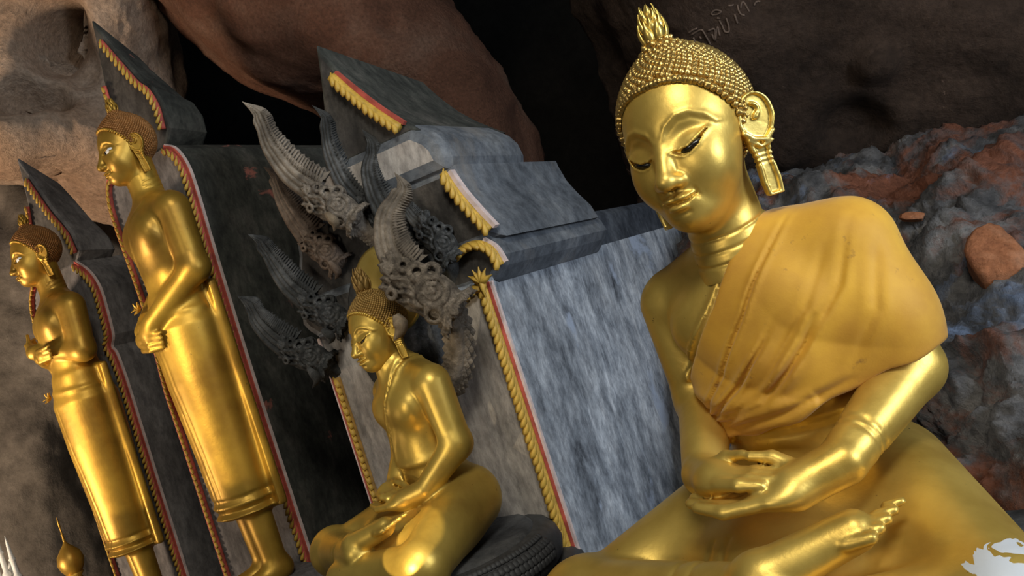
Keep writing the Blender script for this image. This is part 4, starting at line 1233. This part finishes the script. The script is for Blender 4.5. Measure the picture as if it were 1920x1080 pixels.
# ------------------------------------------------------------------ 5. loose stones set in the right wall
def stone(c, D, size, squash, mat, label, seed, group=None, flat=0.0):
    bm = bmesh.new(); bmesh.ops.create_icosphere(bm, subdivisions=4, radius=1.0)
    P = np.array([v.co[:] for v in bm.verts], np.float32)
    rs = np.random.RandomState(seed); d = np.ones(len(P))
    for _ in range(11):                                                      # broken facets
        n = rs.randn(3); n /= np.linalg.norm(n); q = P @ n; lim = rs.uniform(.55, .85); d = np.minimum(d, np.where(q > 0, lim / np.maximum(q, 1e-3), 9))
    P = P * np.minimum(d, 1.15)[:, None]; P = P * (1 + .05 * fbm(P, 3, 4, seed))[:, None]
    S = np.array(squash) * size; W = P[:, :1] * RIGHT * S[0] + P[:, 1:2] * FWD * S[1] + P[:, 2:] * UP * S[2]
    for v, q in zip(bm.verts, W): v.co = q
    me = bpy.data.meshes.new('stone'); bm.to_mesh(me); bm.free(); me.shade_smooth(); me.materials.append(mat)
    o = bpy.data.objects.new('stone', me); link(o); o.location = at(*c, D); tag(o, label, 'stone', group); return o


stone((1868, 492), 2.52, .108, (.95, .8, 1.15), M_STONE_RED, 'big rust-red broken stone jutting from the rubble wall at far right', 4)
stone((1712, 408), 3.05, .05, (1.1, .8, .42), M_STONE_RED, 'small flat brick-red stone just right of the robed shoulder', 8)
stone((1742, 492), 2.85, .05, (.8, .7, 1.0), M_STONE_RED, 'small upright rust-red chip left of the big red stone', 12)

# ------------------------------------------------------------------ 6. small things at the lower left edge
B_ = empty('golden_finial', at(140, 1075, 4.35)); tag(B_, 'golden bud-shaped finial with a thin spire low at the left behind the statues', 'finial')
b1 = lathe('bud', [(0.0, 0), (.03, .01), (.055, .05), (.064, .085), (.055, .125), (.032, .155), (.014, .175), (.006, .19), (0.0, .2)], 20, M_GOLD_S, B_); b1.location = (0, 0, -.02)
b2 = lathe('spire', [(.007, 0), (.005, .03), (.008, .036), (.004, .045), (.004, .075), (.006, .08), (.001, .13)], 8, M_GOLD_S, B_); b2.location = (0, 0, .17)
b3 = lathe('pedestal', [(.14, -.16), (.11, -.10), (.045, -.05), (.03, -.02), (.045, .0), (.02, .012)], 20, M_GOLD_S, B_)
W_ = empty('white_pinnacle', at(16, 1085, 4.5)); tag(W_, 'slender white ringed plaster pinnacle cut by the lower left edge', 'pinnacle')
for dx, hh in ((-.045, .36), (.0, .42), (.05, .34)):
    p = lathe('rod', [(.014, -.4), (.014, hh * .3), (.022, hh * .32), (.022, hh * .36), (.013, hh * .38), (.013, hh * .6), (.019, hh * .62), (.012, hh * .65), (.008, hh * .85), (.001, hh)], 10, M_CREAM, W_); p.location = (dx, 0, -.12)
q = lathe('shaft', [(.05, -.5), (.05, .05), (.035, .07), (.03, .16), (.0, .2)], 12, M_CREAM, W_); q.location = (.0, .05, -.12)


# ------------------------------------------------------------------ 7. letters scratched into the rock overhead
from mathutils.bvhtree import BVHTree
CR = bpy.data.objects['ceiling_right']
bvh = BVHTree.FromPolygons([v.co[:] for v in CR.data.vertices], [p.vertices[:] for p in CR.data.polygons])
M_CHALK = plain('pale_scratches', (0.13, 0.085, 0.06), 0.9, 0, 0.4, 60, 0.2)
STROKES = [[[(350, 425), (405, 385), (460, 368)], [(380, 455), (450, 410), (520, 385), (580, 480), (635, 580)], [(410, 485), (440, 550), (480, 600), (560, 620)], [(490, 470), (512, 500)]],
           [[(600, 395), (680, 372), (690, 440), (692, 520)], [(650, 440), (688, 520), (705, 420), (722, 345), (735, 400), (752, 462)]],
           [[(745, 262), (780, 330), (820, 410), (868, 405), (860, 320), (832, 232)], [(715, 232), (755, 240)]],
           [[(640, 188), (660, 150), (705, 130), (770, 150), (730, 180), (700, 190), (650, 192)]],
           [[(940, 185), (962, 250), (980, 300)], [(860, 72), (900, 72), (930, 58)]],
           [[(978, 62), (988, 120), (1020, 180), (1070, 200)], [(1018, 105), (1030, 40), (1060, 30), (1095, 90), (1130, 150)]],
           [[(1192, 72), (1205, 40), (1235, 18), (1272, 22)]]]
for letter in STROKES:
    mb = MB()
    for st in letter:
        pts = []
        for q in smoothpath([(1240 + x / 6.857, y / 6.857) for x, y in st], 4 * len(st)):
            d = at(q[0], q[1], 1.0) - CAM; hit = bvh.ray_cast(Vector(CAM), Vector(d))
            if hit[0] is not None: pts.append(np.array(hit[0]) - .002 * d)
        if len(pts) > 2: mb.tube(pts, .0045, 5)
    o = mb.build('scratched_letter', M_CHALK, CR)
